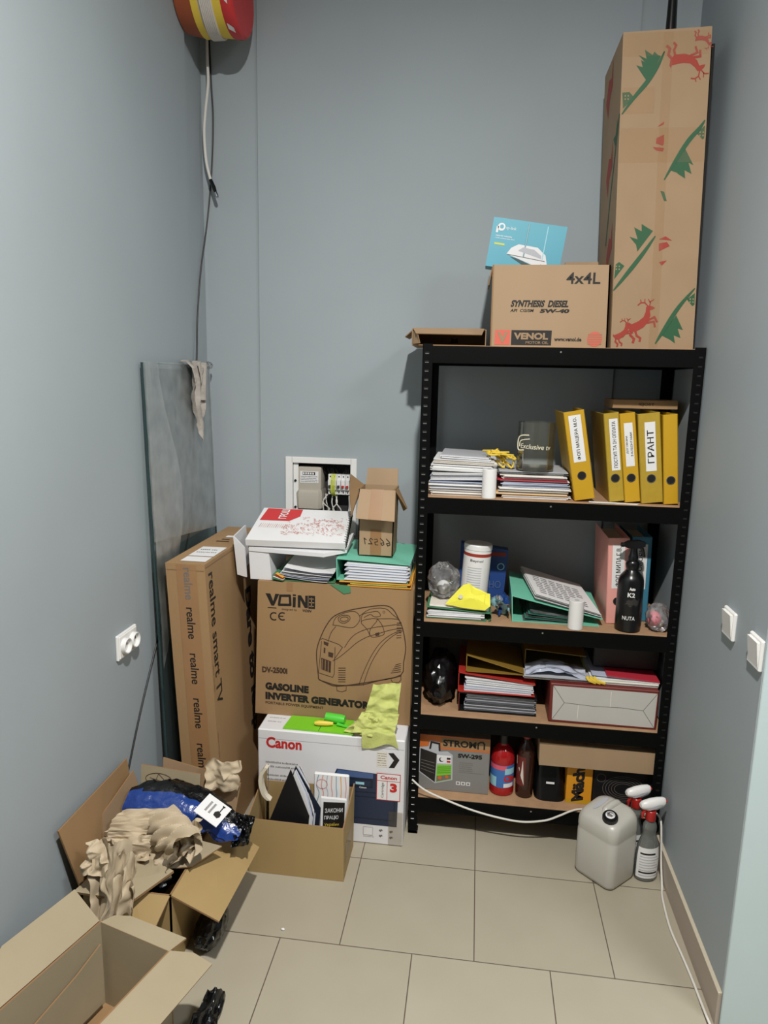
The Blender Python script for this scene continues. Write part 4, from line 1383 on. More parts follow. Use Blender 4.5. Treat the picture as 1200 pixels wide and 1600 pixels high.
# printed picture of the machine
b.poly([(.284, .260), (.296, .290), (.52, .280), (.524, .268), (.520, .078), (.300, .078), (.290, .085)], Fp, 'navy')
b.poly([(.290, .262), (.300, .287), (.430, .283), (.430, .262)], Fp, 'navy_light', .0003)
b.poly([(.284, .258), (.430, .262), (.430, .225), (.288, .220)], Fp, 'navy_dark', .0004)
b.rect(.300, .420, .232, .252, Fp, 'navy', .0006)
b.rect(.366, .398, .236, .246, Fp, 'label_sky', .0009)
b.text('Canon', front(x0 + .380, y0, .222, .0018), .026, .007, 'white_paper', .02)
b.rect(.292, .520, .205, .208, Fp, 'navy_dark', .0006)
b.rect(.310, .512, .10, .190, Fp, 'navy_dark', .0005)
b.rect(.315, .507, .105, .186, Fp, 'navy', .0007)
# small label and icons at the bottom
b.rect(.398, .432, .036, .068, Fp, 'white_paper', .0004)
b.line([(.398, .036), (.432, .036), (.432, .068), (.398, .068)], Fp, .001, 'ink_grey', True, .0006)
b.scribble(Fp, .402, .428, .058, .004, 'ink_grey', 71)
b.scribble(Fp, .405, .425, .048, .007, 'ink', 72)
b.scribble(Fp, .398, .436, .028, .003, 'ink_grey', 73)
for q, (ix, iz) in enumerate(((.462, .058), (.500, .056), (.462, .036), (.500, .032))):
    b.poly([(ix - .007, iz), (ix - .002, iz + .006), (ix, iz + .002), (ix + .003, iz + .007), (ix + .008, iz), (ix + .002, iz - .001), (ix, iz - .006)], Fp, 'ink_grey')
b.line([(.004, .385), (.540, .385)], Fp, .0012, 'paper_shade')
Ft = top(x0, y0, H)
b.scribble(Ft, .02, .07, .06, .006, 'ink_grey', 81)
b.scribble(Ft, .02, .08, .09, .006, 'ink_grey', 82)
b.build('carton_body', c)
l = MB()
l.rect(.443, .530, .182, .288, Fp, 'ink_red', .0010)
l.rect(.4455, .5275, .1845, .2855, Fp, 'white_paper', .0013)
l.text('Canon', front(x0 + .457, y0, .266, .0026), .060, .014, 'ink_red', .03)
l.line([(.446, .259), (.527, .259)], Fp, .002, 'ink_red', lift=.0016)
l.line([(.482, .186), (.482, .259)], Fp, .002, 'ink_red', lift=.0016)
l.text('Cartridge', fr((x0 + .472, y0, .192), (0, 0, 1), (-1, 0, 0), .0026), .060, .012, 'ink_grey', .01)
l.text('3', front(x0 + .492, y0, .216, .0026), .026, .036, 'ink_red', .06)
l.scribble(Fp, .488, .522, .200, .007, 'ink_grey', 90)
l.build('promo_sticker', c, 'white and red square sticker')
MB().poly([(.49, .006), (.543, .006), (.543, .14), (.49, .14)], Fp, 'tape_film', .0014).build('sealing_tape', c)

# lime green lid tray and spray toy lying on the printer carton
b = MB()
b.slab([(-.463, -.075, H + .006), (-.20, -.080, H + .006), (-.215, .024, H + .006), (-.455, .024, H + .006)], .005, 'lime_plastic')
b.line([(-.330, -.078), (-.326, .022)], top(0, 0, H + .0062, .0004), .002, 'print_green')
b.build('lime_board', None, 'thin lime green board lying on the white printer carton', 'board')
c = thing('green_brush', 'small bright green plastic tool with yellow tip on the lime board', 'tool', (-.27, -.02, H + .007))
b = MB()
b.tube([(-.318, -.005, H + .026), (-.262, -.010, H + .024), (-.245, -.012, H + .023)], [.017, .018, .016], 'green_plastic', 14)
b.tube([(-.27, -.03, H + .014), (-.222, -.045, H + .012)], [.006, .004], 'green_plastic', 8)
b.build('handle', c)
MB().tube([(-.352, -.045, H + .018), (-.335, -.042, H + .018), (-.305, -.038, H + .017), (-.285, -.034, H + .016)], [.006, .010, .009, .006], 'strap_yellow', 10).build('tip', c, 'yellow tip')
# rag
c = MB()
def rag(u, v):
    a = u * 2 * math.pi
    return V((0, 0, 0))
P = folded(30, 21, 5, .20, .26, .010)
lo = [min(p[i] for p in P) for i in range(3)]
hi = [max(p[i] for p in P) for i in range(3)]
rb = MB()
crumple(rb, [(-.172, -.066, H + .050), (-.046, -.054, H + .056), (-.040, -.014, H + .186), (-.140, -.022, H + .176)], .019, 5, 'lime_rag', 34, 6, 1.2, .9, (1.0, 3.2))
crumple(rb, [(-.205, -.096, H + .020), (-.050, -.090, H + .030), (-.040, -.058, H + .085), (-.175, -.058, H + .085)], .020, 11, 'lime_rag', 34, 6, .8, 1.2, (1.2, 3.6))
crumple(rb, [(-.236, -.076, H + .012), (-.130, -.096, H + .010), (-.110, -.066, H + .072), (-.180, -.052, H + .066)], .020, 15, 'lime_rag', 28, 6, .4, 1.0, (1.2, 3.6))
def hang(u, v):
    x = -.168 + .112 * u + .022 * v - .02 * v * (1 - u)
    bend = v * .080
    y = -.070 - .028 * min(1, bend / .03) - .006 * math.sin(u * 9 + v * 3) * v
    z = H + .034 - max(0, bend - .028) * .95 + .006 * math.sin(u * 7) * (1 - v)
    if v > .75:
        z += .02 * abs(u - .45) * (v - .75) * 4
    z -= .03 * v * (.5 + .5 * math.sin(u * 6 + 1))
    return V((x, min(y, -.0905 - .006 * (1 + math.sin(u * 8 + v * 4))) if bend > .03 else y, z))
rb.grid(hang, 24, 22, 'lime_rag')
rb.build('cleaning_rag', None, 'crumpled lime yellow cloth hanging over the front edge of the printer carton', 'cloth', sharp=75)

GEN = {
 'body':[(0.24, 0.163), (0.233, 0.23), (0.234, 0.272), (0.248, 0.319), (0.27, 0.367), (0.298, 0.403), (0.348, 0.427), (0.419, 0.445), (0.479, 0.455), (0.512, 0.445), (0.535, 0.408), (0.552, 0.369), (0.564, 0.301), (0.558, 0.243), (0.549, 0.193), (0.463, 0.163), (0.402, 0.143), (0.317, 0.134), (0.272, 0.142), (0.243, 0.151), (0.24, 0.163)],
 'lid':[(0.293, 0.368), (0.304, 0.398), (0.342, 0.42), (0.375, 0.425), (0.392, 0.409), (0.39, 0.387), (0.371, 0.365), (0.343, 0.363), (0.315, 0.367), (0.293, 0.368)],
 'cap':[(0.312, 0.396), (0.328, 0.408), (0.353, 0.407), (0.356, 0.393), (0.337, 0.378), (0.318, 0.382), (0.312, 0.396)],
 'capi':[(0.320, 0.395), (0.332, 0.402), (0.348, 0.401), (0.349, 0.392), (0.336, 0.385), (0.323, 0.387), (0.320, 0.395)],
 'front':[(0.276, 0.304), (0.287, 0.339), (0.304, 0.363)],
 'front2':[(0.248, 0.308), (0.254, 0.314), (0.316, 0.295), (0.33, 0.284), (0.299, 0.235)],
 'face':[(0.251, 0.302), (0.248, 0.267), (0.244, 0.219), (0.24, 0.178), (0.294, 0.164), (0.3, 0.177), (0.302, 0.282)],
 'arc':[(0.294, 0.229), (0.316, 0.243), (0.35, 0.274), (0.383, 0.306), (0.421, 0.331), (0.46, 0.346), (0.514, 0.366), (0.549, 0.372)],
 'arc2':[(0.338, 0.285), (0.36, 0.321), (0.388, 0.346), (0.437, 0.367), (0.514, 0.383), (0.541, 0.391), (0.529, 0.407), (0.458, 0.403)],
 'fold':[(0.394, 0.143), (0.407, 0.185), (0.434, 0.251), (0.466, 0.306), (0.504, 0.343), (0.547, 0.366)],
 'fold2':[(0.41, 0.141), (0.424, 0.192), (0.445, 0.246), (0.477, 0.301), (0.515, 0.341), (0.55, 0.363)],
 'handle':[(0.398, 0.393), (0.403, 0.416), (0.43, 0.426), (0.458, 0.431), (0.469, 0.415), (0.447, 0.41), (0.431, 0.418), (0.409, 0.405)],
 'pan':[(0.432, 0.338), (0.432, 0.361), (0.458, 0.403), (0.398, 0.39), (0.421, 0.36), (0.438, 0.332), (0.476, 0.341), (0.484, 0.353), (0.475, 0.381), (0.458, 0.403)],
 'base':[(0.243, 0.151), (0.272, 0.139), (0.312, 0.13), (0.407, 0.15), (0.518, 0.179), (0.55, 0.19)],
 'top':[(0.392, 0.409), (0.43, 0.438), (0.485, 0.444), (0.513, 0.423), (0.535, 0.408)],
 'foot':[(0.309, 0.13), (0.311, 0.112), (0.329, 0.109), (0.346, 0.116), (0.346, 0.136)],
 'foot2':[(0.513, 0.173), (0.519, 0.162), (0.541, 0.163), (0.55, 0.173), (0.549, 0.187)],
}
GENB = [[(0.25, 0.238), (0.288, 0.226), (0.286, 0.181), (0.249, 0.193)], [(0.277, 0.263), (0.296, 0.259), (0.294, 0.241), (0.277, 0.245)], [(0.26, 0.279), (0.266, 0.277), (0.265, 0.256), (0.259, 0.258)], [(0.259, 0.303), (0.278, 0.298), (0.275, 0.285), (0.26, 0.291)], [(0.451, 0.348), (0.466, 0.352), (0.466, 0.34), (0.453, 0.336)]]
c = thing('generator_carton', 'kraft generator carton with line drawing stacked on the white printer carton', 'box', (-.30, .24, H))
gx0, gx1, gy0, gy1, gz0, gz1 = -.597, -.008, .030, .430, H + .0006, .945
b = MB()
b.hexa([(gx0 - .004, gy0, gz0), (gx1, gy0, gz0), (gx1, gy1, gz0), (gx0, gy1, gz0)], [(gx0 + .012, gy0, gz1), (gx1, gy0, gz1 - .004), (gx1, gy1, gz1 - .004), (gx0 + .012, gy1, gz1)], 'kraft_dark')
Fg = front(-.595, gy0, .425, .0008)
for k, v in GEN.items():
    pts = [(p.x, p.y) for p in smooth([(q[0], q[1], 0) for q in v], 3)] if k not in ('face', 'front2', 'foot', 'foot2') else v
    b.line(pts, Fg, .0034 if k in ('body', 'base') else .0020, 'ink_brown')
for v in GENB:
    b.poly(v, Fg, 'ink_brown')
for q in range(3):
    b.line([(.254 + q * .012, .232 - q * .003), (.253 + q * .012, .190 - q * .003)], Fg, .0022, 'kraft_dark', lift=.0004)
for q in range(7):
    b.line([(.316, .148 + q * .009), (.342, .150 + q * .009)], Fg, .0026, 'ink_brown')
    b.line([(.530, .335 + q * .0095), (.546, .337 + q * .0095)], Fg, .0024, 'ink_brown')
for q in range(5):
    b.line([(.512 + q * .004, .198 + q * .008), (.548, .206 + q * .008)], Fg, .0024, 'ink_brown')
b.disc(.481, .430, .0045, Fg, 'ink_brown')
b.disc(.481, .430, .003, Fg, 'kraft_dark', .0004)
# lettering: heavy wordmark
def gp(x, z):
    return (x + .595, z - .425)
b.poly([gp(-.556, .899), gp(-.538, .899), gp(-.527, .870), gp(-.519, .899), gp(-.504, .899), gp(-.524, .853), gp(-.534, .853)], Fg, 'ink')
b.line([gp(-.500, .893), gp(-.464, .895), gp(-.462, .860), gp(-.505, .858)], Fg, .009, 'ink', True)
b.line([gp(-.448, .855), gp(-.447, .888)], Fg, .011, 'ink')
b.rect(*[.595 - .453, .595 - .441, .895 - .425, .901 - .425], Fg, 'ink')
b.poly([gp(-.434, .852), gp(-.424, .852), gp(-.424, .882), gp(-.408, .852), gp(-.396, .852), gp(-.396, .899), gp(-.406, .899), gp(-.406, .872), gp(-.422, .899), gp(-.434, .899)], Fg, 'ink')
b.rect(.595 - .394, .595 - .369, .850 - .425, .900 - .425, Fg, 'ink')
for q in range(3):
    b.rect(.595 - .391, .595 - .374 + .002 * (q % 2), .858 - .425 + q * .014, .861 - .425 + q * .014, Fg, 'kraft_dark', .0004)
b.rect(.595 - .384, .595 - .381, .856 - .425, .893 - .425, Fg, 'kraft_dark', .0004)
b.rect(.595 - .548, .595 - .515, .843 - .425, .846 - .425, Fg, 'ink')
b.text('designed by', front(-.495, gy0, .836, .0008), .058, .010, 'ink_brown', .0)
b.text('VOIN', front(-.418, gy0, .836, .0008), .034, .010, 'ink', .03, slant=.2)
b.line([gp(p[0], p[1]) for p in arc(-.524, .812, .014, 60, 300)], Fg, .0045, 'ink')
b.line([gp(p[0], p[1]) for p in arc(-.492, .814, .014, 60, 300)], Fg, .0045, 'ink')
b.line([gp(-.505, .814), gp(-.490, .814)], Fg, .004, 'ink')
b.text('DV-2500i', front(-.572, gy0, .588, .0008), .098, .024, 'ink_brown', .05)
Fx = lambda x, z: fr((x, gy0, z), (1, 0, -.02), (0, 0, 1), .0008)
b.text('GASOLINE', Fx(-.560, .520), .168, .030, 'ink', .07, 1.06)
b.text('INVERTER GENERATOR', Fx(-.560, .481), .400, .030, 'ink', .07, 1.06)
b.text('PORTABLE POWER EQUIPMENT', Fx(-.560, .461), .225, .012, 'ink_brown', .02)
b.build('carton_body', c)
tp = MB()
tp.poly([(.120, .488), (.142, .488), (.142, .522), (.120, .522)], Fg, 'kraft_tape', .0006)
tp.build('sealing_tape', c)

# ================================================================== things on the generator carton
ZG = .945
c = thing('document_folder', 'green folder of papers and plastic sleeves lying under the white tray box', 'folder', (-.40, .2, ZG))
b = MB()
b.slab([(-.532, .045, ZG + .004), (-.300, .050, ZG + .004), (-.300, .33, ZG + .004), (-.532, .33, ZG + .004)], .003, 'green_card')
b.slab([(-.530, .040, ZG + .026), (-.50, .035, ZG + .008), (-.50, .33, ZG + .008), (-.53, .33, ZG + .03)], .003, 'green_card')
b.slab([(-.315, .0275, ZG + .004), (-.262, .0270, ZG - .030), (-.236, .0270, ZG - .024), (-.240, .0275, ZG + .002)], .0008, 'green_card')
b.build('cover', c)
p = MB()
for q in range(9):
    def sh(u, v, q=q):
        x = -.512 + q * .003 + .185 * u
        y = .040 + .002 * math.sin(q * 2.2) + .27 * v
        z = ZG + .006 + q * .0042 + .032 * (1 - u) ** 2 * (.4 + .6 * v) + .0016 * math.sin(q + u * 5)
        return V((x, y, z))
    p.grid(sh, 10, 4, ['white_paper', 'clear_plastic', 'paper_blue', 'white_paper', 'paper_shade'][q % 5])
p.build('papers', c)
b = MB()
for q in range(4):
    b.slab([(-.520 - .004 * q, .036 - .003 * q, ZG + .030 - q * .005), (-.490, .026, ZG + .018 - q * .004), (-.485, .040, ZG + .019 - q * .004), (-.515, .05, ZG + .031 - q * .005)], .0015, ['orange_board', 'print_red', 'paper_warm', 'green_card'][q])
b.build('divider_tabs', c, 'orange and red divider tabs')
c = thing('document_folder', 'orange folder with papers at the bottom, under the mint binder', 'folder', (-.15, .2, ZG))
bundle(-.235, -.028, .035, .33, ZG + .004, ZG + .013, ['paper_warm', 'orange_board', 'lime_card'], 71, .006).build('papers', c)
MB().slab([(-.28, .03, ZG + .017), (-.02, .03, ZG + .017), (-.012, .34, ZG + .017), (-.28, .34, ZG + .017)], .003, 'orange_board').slab([(-.25, .03, ZG + .003), (-.018, .03, ZG + .003), (-.012, .34, ZG + .003), (-.25, .34, ZG + .003)], .0025, 'orange_board').slab([(-.018, .03, ZG + .0005), (-.018, .34, ZG + .0005), (-.012, .34, ZG + .055), (-.012, .05, ZG + .050)], .002, 'orange_board').build('cover', c)
ZM = ZG + .0185
c = thing('lever_arch_binder', 'mint green binder full of papers lying under the small kraft carton', 'binder', (-.16, .2, ZM))
bt = .003
b = MB()
b.slab([(-.292, .04, ZM + bt), (-.030, .04, ZM + bt), (-.030, .34, ZM + bt), (-.292, .34, ZM + bt)], bt, 'mint')
b.slab([(-.292, .34, ZM), (-.292, .04, ZM), (-.294, .04, ZM + .080), (-.294, .34, ZM + .086)], bt, 'mint')
b.slab([(-.294, .04, ZM + .080), (-.024, .04, ZM + .070), (-.024, .34, ZM + .076), (-.294, .34, ZM + .086)], bt, 'mint')
b.build('cover', c)
p = MB()
for q in range(18):
    a, e = .004 + q * .0032, .004 + q * .0032 + .00315
    kx_ = 1.08
    p.hexa([(-.262 + (q % 5) * .004, .032 + (q % 3) * .003, ZM + a * kx_), (-.036 + (q % 4) * .004, .032 + (q % 3) * .002, ZM + a), (-.04, .32, ZM + a), (-.262, .32, ZM + a * kx_)],
           [(-.262 + (q % 5) * .004, .032 + (q % 3) * .003, ZM + e * kx_), (-.036 + (q % 4) * .004, .032 + (q % 3) * .002, ZM + e), (-.04, .32, ZM + e), (-.262, .32, ZM + e * kx_)], ['white_paper', 'paper_blue', 'white_paper'][q % 3])
p.build('papers', c)
# small open kraft carton standing on the mint binder
ZC = ZM + .0815
c = thing('small_carton', 'small open kraft carton with handwritten digits standing on the mint binder', 'box', (-.155, .16, ZC))
x0, x1, y0, y1, z0, z1 = -.224, -.096, .100, .225, ZC + .002, 1.292
b = MB()
tt = .004
dxt = .010
b.slab([(x0, y0, z0), (x1, y0, z0), (x1 + dxt * .4, y0, z1), (x0 + dxt * 0, y0, z1)], tt, 'kraft', 'kraft_edge')
b.slab([(x1, y1, z0), (x0, y1, z0), (x0, y1, z1), (x1 + .004, y1, z1)], tt, 'kraft', 'kraft_edge')
b.slab([(x0, y1, z0), (x0, y0, z0), (x0, y0, z1), (x0, y1, z1)], tt, 'kraft', 'kraft_edge')
b.slab([(x1, y0, z0), (x1, y1, z0), (x1 + .004, y1, z1), (x1 + .004, y0, z1)], tt, 'kraft', 'kraft_edge')
b.slab([(x0 + .004, y0 + .004, z0 + .004), (x1 - .004, y0 + .004, z0 + .004), (x1 - .004, y1 - .004, z0 + .004), (x0 + .004, y1 - .004, z0 + .004)], tt, 'kraft')
Fq = fr((x1 - .008, y0, z0 + .058), (-1, 0, .04), (0, 0, -1), .0012)
for pts in ([(.016, -.006), (.004, .006), (.002, .016), (.010, .020), (.015, .012), (.006, .010)], [(.038, -.006), (.026, .006), (.024, .016), (.031, .020), (.036, .012), (.028, .010)], [(.060, .0), (.050, -.002), (.048, .008), (.058, .010), (.056, .020), (.046, .020)], [(.066, .002), (.074, -.003), (.078, .004), (.068, .018), (.082, .018)], [(.090, .004), (.098, -.002), (.094, .020)]):
    b.line(pts, Fq, .0026, 'ink')
b.build('carton_body', c)
flap('front_flap', c, [(x0 - .002, y0 - .052, 1.192), (x1 + .010, y0 - .052, 1.187), (x1 + .006, y0 - .003, z1), (x0 + .004, y0 - .003, z1)], 'kraft')
flap('back_flap', c, [(x0 + .006, y1 - .004, z1), (x1 - .000, y1 - .004, z1), (x1 - .002, y1 + .012, z1 + .062), (x0 + .010, y1 + .012, z1 + .062)], 'kraft')
flap('side_flap', c, [(x0 - .002, y0 + .004, z1 - .01), (x0 - .002, y1 - .004, z1), (x0 - .050, y1 - .02, z1 + .040), (x0 - .052, y0 + .09, z1 - .02), (x0 - .03, y0 + .01, z1 - .105)], 'kraft_dark')
flap('side_flap', c, [(x1 + .003, y1 - .02, z1 - .002), (x1 + .003, y0 + .03, z1 - .002), (x1 + .046, y0 + .05, z1 - .072), (x1 + .030, y1 - .03, z1 - .090)], 'kraft_dark')
tp = MB()
tp.slab([(x0 + .043, y0 - .0525, 1.1915), (x0 + .090, y0 - .0525, 1.190), (x0 + .092, y0 - .0035, z1 + .0015), (x0 + .046, y0 - .0035, z1 + .0015)], .0005, 'kraft_tape')
tp.rect(x0 + .045, x0 + .085, ZC + .003, ZC + .10, front(0, y0, 0, .0007), 'kraft_tape')
tp.build('sealing_tape', c)
# white tray box and red-printed calendar pad
c = thing('tray_box', 'white open cardboard tray box standing at the left end of the generator carton', 'box', (-.60, .16, ZG))
b = MB()
def wslab(p, t=.016):
    b.slab(p, t, 'white_box', 'white_box')
wslab([(-.618, .046, ZG + .0008), (-.540, .046, ZG + .0008), (-.552, .046, ZG + .112), (-.624, .046, ZG + .118)], .004)
wslab([(-.618, .25, ZG + .001), (-.618, .046, ZG + .001), (-.624, .046, ZG + .118), (-.624, .25, ZG + .160)], .004)
b.hexa([(-.622, .043, ZG + .108), (-.340, .035, ZG + .101), (-.302, .20, ZG + .128), (-.622, .24, ZG + .150)], [(-.622, .043, ZG + .122), (-.340, .035, ZG + .115), (-.300, .20, ZG + .148), (-.622, .24, ZG + .162)], 'white_box')
b.hexa([(-.340, .035, ZG + .101), (-.262, .075, ZG + .112), (-.262, .22, ZG + .138), (-.302, .20, ZG + .128)], [(-.340, .035, ZG + .115), (-.262, .075, ZG + .124), (-.262, .22, ZG + .156), (-.300, .20, ZG + .152)], 'white_box')
wslab([(-.54, .25, ZG + .001), (-.54, .046, ZG + .001), (-.552, .046, ZG + .108), (-.552, .25, ZG + .14)], .004)
b.build('tray_body', c)
b = MB()
b.slab([(-.672, .055, ZG + .012), (-.634, .046, ZG + .006), (-.640, .046, ZG + .118), (-.686, .055, ZG + .158)], .006, 'white_box')
b.slab([(-.686, .055, ZG + .158), (-.672, .055, ZG + .012), (-.676, .20, ZG + .02), (-.690, .20, ZG + .170)][::-1], .006, 'white_box')
b.build('side_panel', c)
c = thing('calendar_pad', 'white spiral pad with red heading block lying tilted on the white tray box', 'calendar', (-.47, .17, ZG + .15))
A, B_, C_, D_ = V((-.632, .040, ZG + .1285)), V((-.265, .060, ZG + .128)), V((-.285, .300, ZG + .202)), V((-.632, .280, ZG + .205))
b = MB()
dz = V((0, -.008, .024))
b.hexa([A, B_, C_, D_], [A + dz, B_ + dz, C_ + dz, D_ + dz], 'white_paper')
def cal(u, v, lift=.0008):
    p = A.lerp(B_, u).lerp(D_.lerp(C_, u), v) + dz
    return p + V((0, -.0003, .001)) * lift / .001
b.add([cal(.03, .60), cal(.35, .60), cal(.45, .76), cal(.45, .985), cal(.05, .985)], [tuple(range(5))], 'label_red')
fu_, fv_ = (B_ - A), (D_ - A)
Ft_ = fr(cal(.20, .66, .0016), fu_, fv_, .0)
vs, fs = glyphs('ГРОШ', .03, 1.0)
xa, xb, ya, yb = min(v.x for v in vs), max(v.x for v in vs), min(v.y for v in vs), max(v.y for v in vs)
b.add([cal(.31 - .09 * (v.y - ya) / (yb - ya), .66 + .30 * (v.x - xa) / (xb - xa), .0016) for v in vs], fs, 'white_paper')
rnd = random.Random(8)
for k in range(300):
    u0, v0 = rnd.uniform(.30, .96), rnd.uniform(.20, .74)
    if u0 < .5 and v0 > .55:
        continue
    a0 = rnd.uniform(0, 6.28)
    pts = [(u0 + .020 * math.cos(a) * rnd.uniform(.5, 1), v0 + .036 * math.sin(a) * rnd.uniform(.5, 1)) for a in [a0 + q * .8 for q in range(rnd.choice((3, 4, 5)))]]
    for p_, q_ in zip(pts, pts[1:]):
        b.add([cal(*p_), cal(*q_), cal(q_[0] + .0022, q_[1] + .007), cal(p_[0] + .0022, p_[1] + .007)], [(0, 1, 2, 3)], 'print_rose')
for k in range(14):
    u0 = .06 + .022 * k
    b.add([cal(u0, .38), cal(u0 + .004, .38), cal(u0 + .012, .50), cal(u0 + .008, .50)], [(0, 1, 2, 3)], 'print_rose' if k % 4 else 'print_red')
b.build('pad_sheets', c)
s_ = MB()
for k in range(14):
    q = B_.lerp(C_, (k + .5) / 14) + dz * .5
    s_.tube([q + V((-.006, 0, .014)), q + V((.004, 0, .012)), q + V((.005, 0, -.006)), q + V((-.006, 0, -.013))], .0016, 'ink', 5)
s_.build('spiral_binding', c, 'black wire spiral')

# ================================================================== tv carton, glass pane, rag
c = thing('television_carton', 'tall brown television carton standing upright against the left wall', 'box', (-.71, .1, 0))
Kx = -.049
HT = 1.058
ty0, ty1 = -.20, .42
lx, rx_ = -.784, -.645
b = MB()
b.hexa([(lx, ty0, .0006), (rx_, ty0, .0006), (rx_, ty1, .0006), (lx, ty1, .0006)], [(lx + Kx * HT, ty0, HT), (rx_ + Kx * HT, ty0, HT), (rx_ + Kx * HT, ty1, HT), (lx + Kx * HT, ty1, HT)], 'kraft_dark')
Ff = fr((lx, ty0, 0), (1, 0, 0), (Kx, 0, 1), .0012)
Fr_ = fr((rx_, ty0, 0), (0, 1, 0), (Kx, 0, 1), .0012)
dn = V((-Kx, 0, -1)).normalized()
def dtext(mb, s_, F, x, z, ln, h, m_, bold):
    """text running downwards on a face: x is the left edge of its feet, z its start height"""
    o = F @ V((x, z, 0))
    u = F.to_3x3() @ V((0, -1, 0))
    v = F.to_3x3() @ V((1, 0, 0))
    mb.text(s_, fr(o, u, v), ln, h, m_, bold)
dtext(b, 'realme smart TV', Fr_, .024, 1.020, .480, .052, 'ink', .012)
dtext(b, 'Dare to leap', Fr_, .36, .86, .60, .09, 'ink', .045)
for q in range(2):
    dtext(b, 'realme 4K smart display', Fr_, .006, .70 - q * .25, .10, .006, 'ink_brown', .01)
b.line([(.004, HT - .012), (.5, HT - .012)], Fr_, .0025, 'kraft_edge')
b.line([(.004, HT - .022), (.136, HT - .022)], Ff, .0025, 'kraft_edge')
b.build('carton_body', c)
tp = MB()
tp.rect(.038, .108, .02, HT - .004, Ff, 'kraft_tape', .0)
for q, z in enumerate((1.045, .905, .740, .575, .405, .24)):
    dtext(tp, 'realme', fr(Ff @ V((0, 0, .0006)), Ff.to_3x3() @ V((1, 0, 0)), Ff.to_3x3() @ V((0, 1, 0))), .062, z, .112, .030, 'ink_grey' if q in (0,) else 'ink', .012)
tp.build('sealing_tape', c, 'brown printed tape down the narrow side')
l = MB()
Ft = top(lx + Kx * HT, ty0, HT, .001)
l.rect(.038, .128, .035, .10, Ft, 'white_paper')
l.rect(.036, .128, .11, .25, Ft, 'white_paper')
l.rect(.06, .12, .42, .45, Ft, 'white_paper')
l.scribble(Ft, .045, .12, .16, .012, 'ink_grey', 3)
l.scribble(Ft, .045, .12, .20, .012, 'ink_grey', 5)
l.rect(.05, .10, .34, .355, Ft, 'ink_brown')
l.rect(.06, .09, .375, .39, Ft, 'ink_brown')
l.build('shipping_label', c)

c = thing('glass_pane', 'tall glass pane partly wrapped in stretch film leaning on the left wall', 'glass', (-.88, .1, 0))
g0, g1 = -.195, .385
tb, gt = -.846, .006
xt = -.892
HG = 1.722
b = MB()
b.add([(tb, g0 + .0, .004), (tb, g1, .004), (xt, g1, HG), (xt, g0, HG)], [(0, 1, 2, 3)], 'glass')
b.build('pane', c)
e = MB()
def gx(z):
    return tb + (xt - tb) * z / HG
e.hexa([(tb - gt, g0 - .001, .002), (tb + .001, g0 - .001, .002), (tb + .001, g0 + .003, .002), (tb - gt, g0 + .003, .002)], [(xt - gt, g0 - .001, HG), (xt + .001, g0 - .001, HG), (xt + .001, g0 + .003, HG), (xt - gt, g0 + .003, HG)], 'glass_edge')
e.hexa([(tb - gt, g1 - .003, .002), (tb + .001, g1 - .003, .002), (tb + .001, g1, .002), (tb - gt, g1, .002)], [(xt - gt, g1 - .003, HG), (xt + .001, g1 - .003, HG), (xt + .001, g1, HG), (xt - gt, g1, HG)], 'glass_edge')
e.hexa([(xt - gt, g0, HG - .003), (xt + .001, g0, HG - .003), (xt + .001, g1, HG - .003), (xt - gt, g1, HG - .003)], [(xt - gt, g0, HG), (xt + .001, g0, HG), (xt + .001, g1, HG), (xt - gt, g1, HG)], 'glass_edge')
e.build('polished_edge', c, 'dark green glass edges')
f = MB()
def film(u, v):
    z = HG + .004 - v * (.60 + .06 * u)
    y = g0 - .003 + u * (g1 - g0 + .006)
    x = gx(z) + .004 + .0015 * noise.noise(V((u * 9, v * 9, 1.5)))
    return V((x, y, z))
f.grid(film, 30, 34, 'wrap_film')
def film2(u, v):
    z = HG - v * (1.05 - .15 * u)
    y = g0 - .002 + u * (.10 + .14 * math.sin(v * 3.0) ** 2)
    x = gx(z) + .008 + .002 * noise.noise(V((u * 8, v * 9, 4.5)))
    return V((x, y, z))
f.grid(film2, 14, 26, 'wrap_film')
f.blob((xt + .006, g1 - .012, HG + .004), (.010, .03, .014), 'clear_plastic', 3, .5, 2.5, 3)
f.build('stretch_film', c, 'crinkled clear stretch film over the upper part')
b = MB()
def rag2(u, v):
    # hangs over the top edge: v 0..1 along the drop
    w_ = .135 * (1 - .62 * v) if v > .25 else .135 * (1 - .3 * v)
    y = .190 + (u - .5) * w_ + .012 * math.sin(v * 9) + .018 * v
    fold_ = .016 * math.sin(u * 11 + v * 4) * (1 - .3 * v) + .008 * noise.noise(V((u * 6, v * 8, 3)))
    z = HG + .016 - v * (.305 - .10 * abs(u - .35) * 2) - .012 * (u - .5) ** 2
    x = gx(min(z, HG)) + .024 + fold_ * .9
    if v < .08:
        z = HG + .012 + .006 * math.sin(u * 8)
        x = xt + .014 - .022 * (1 - v / .08)
    return V((x, y, z))
b.grid(rag2, 26, 30, 'grey_rag')
def rag3(u, v):
    y = .232 + (u - .5) * .085 * (1 - .2 * v)
    z = HG + .015 - v * .145 - .02 * (u - .3) ** 2
    x = gx(min(z, HG)) + .030 + .010 * math.sin(u * 9 + v * 3)
    return V((x, y, z))
b.grid(rag3, 18, 16, 'grey_rag')
b.build('hanging_rag', None, 'dirty grey-white rag draped over the top edge of the glass pane', 'cloth')

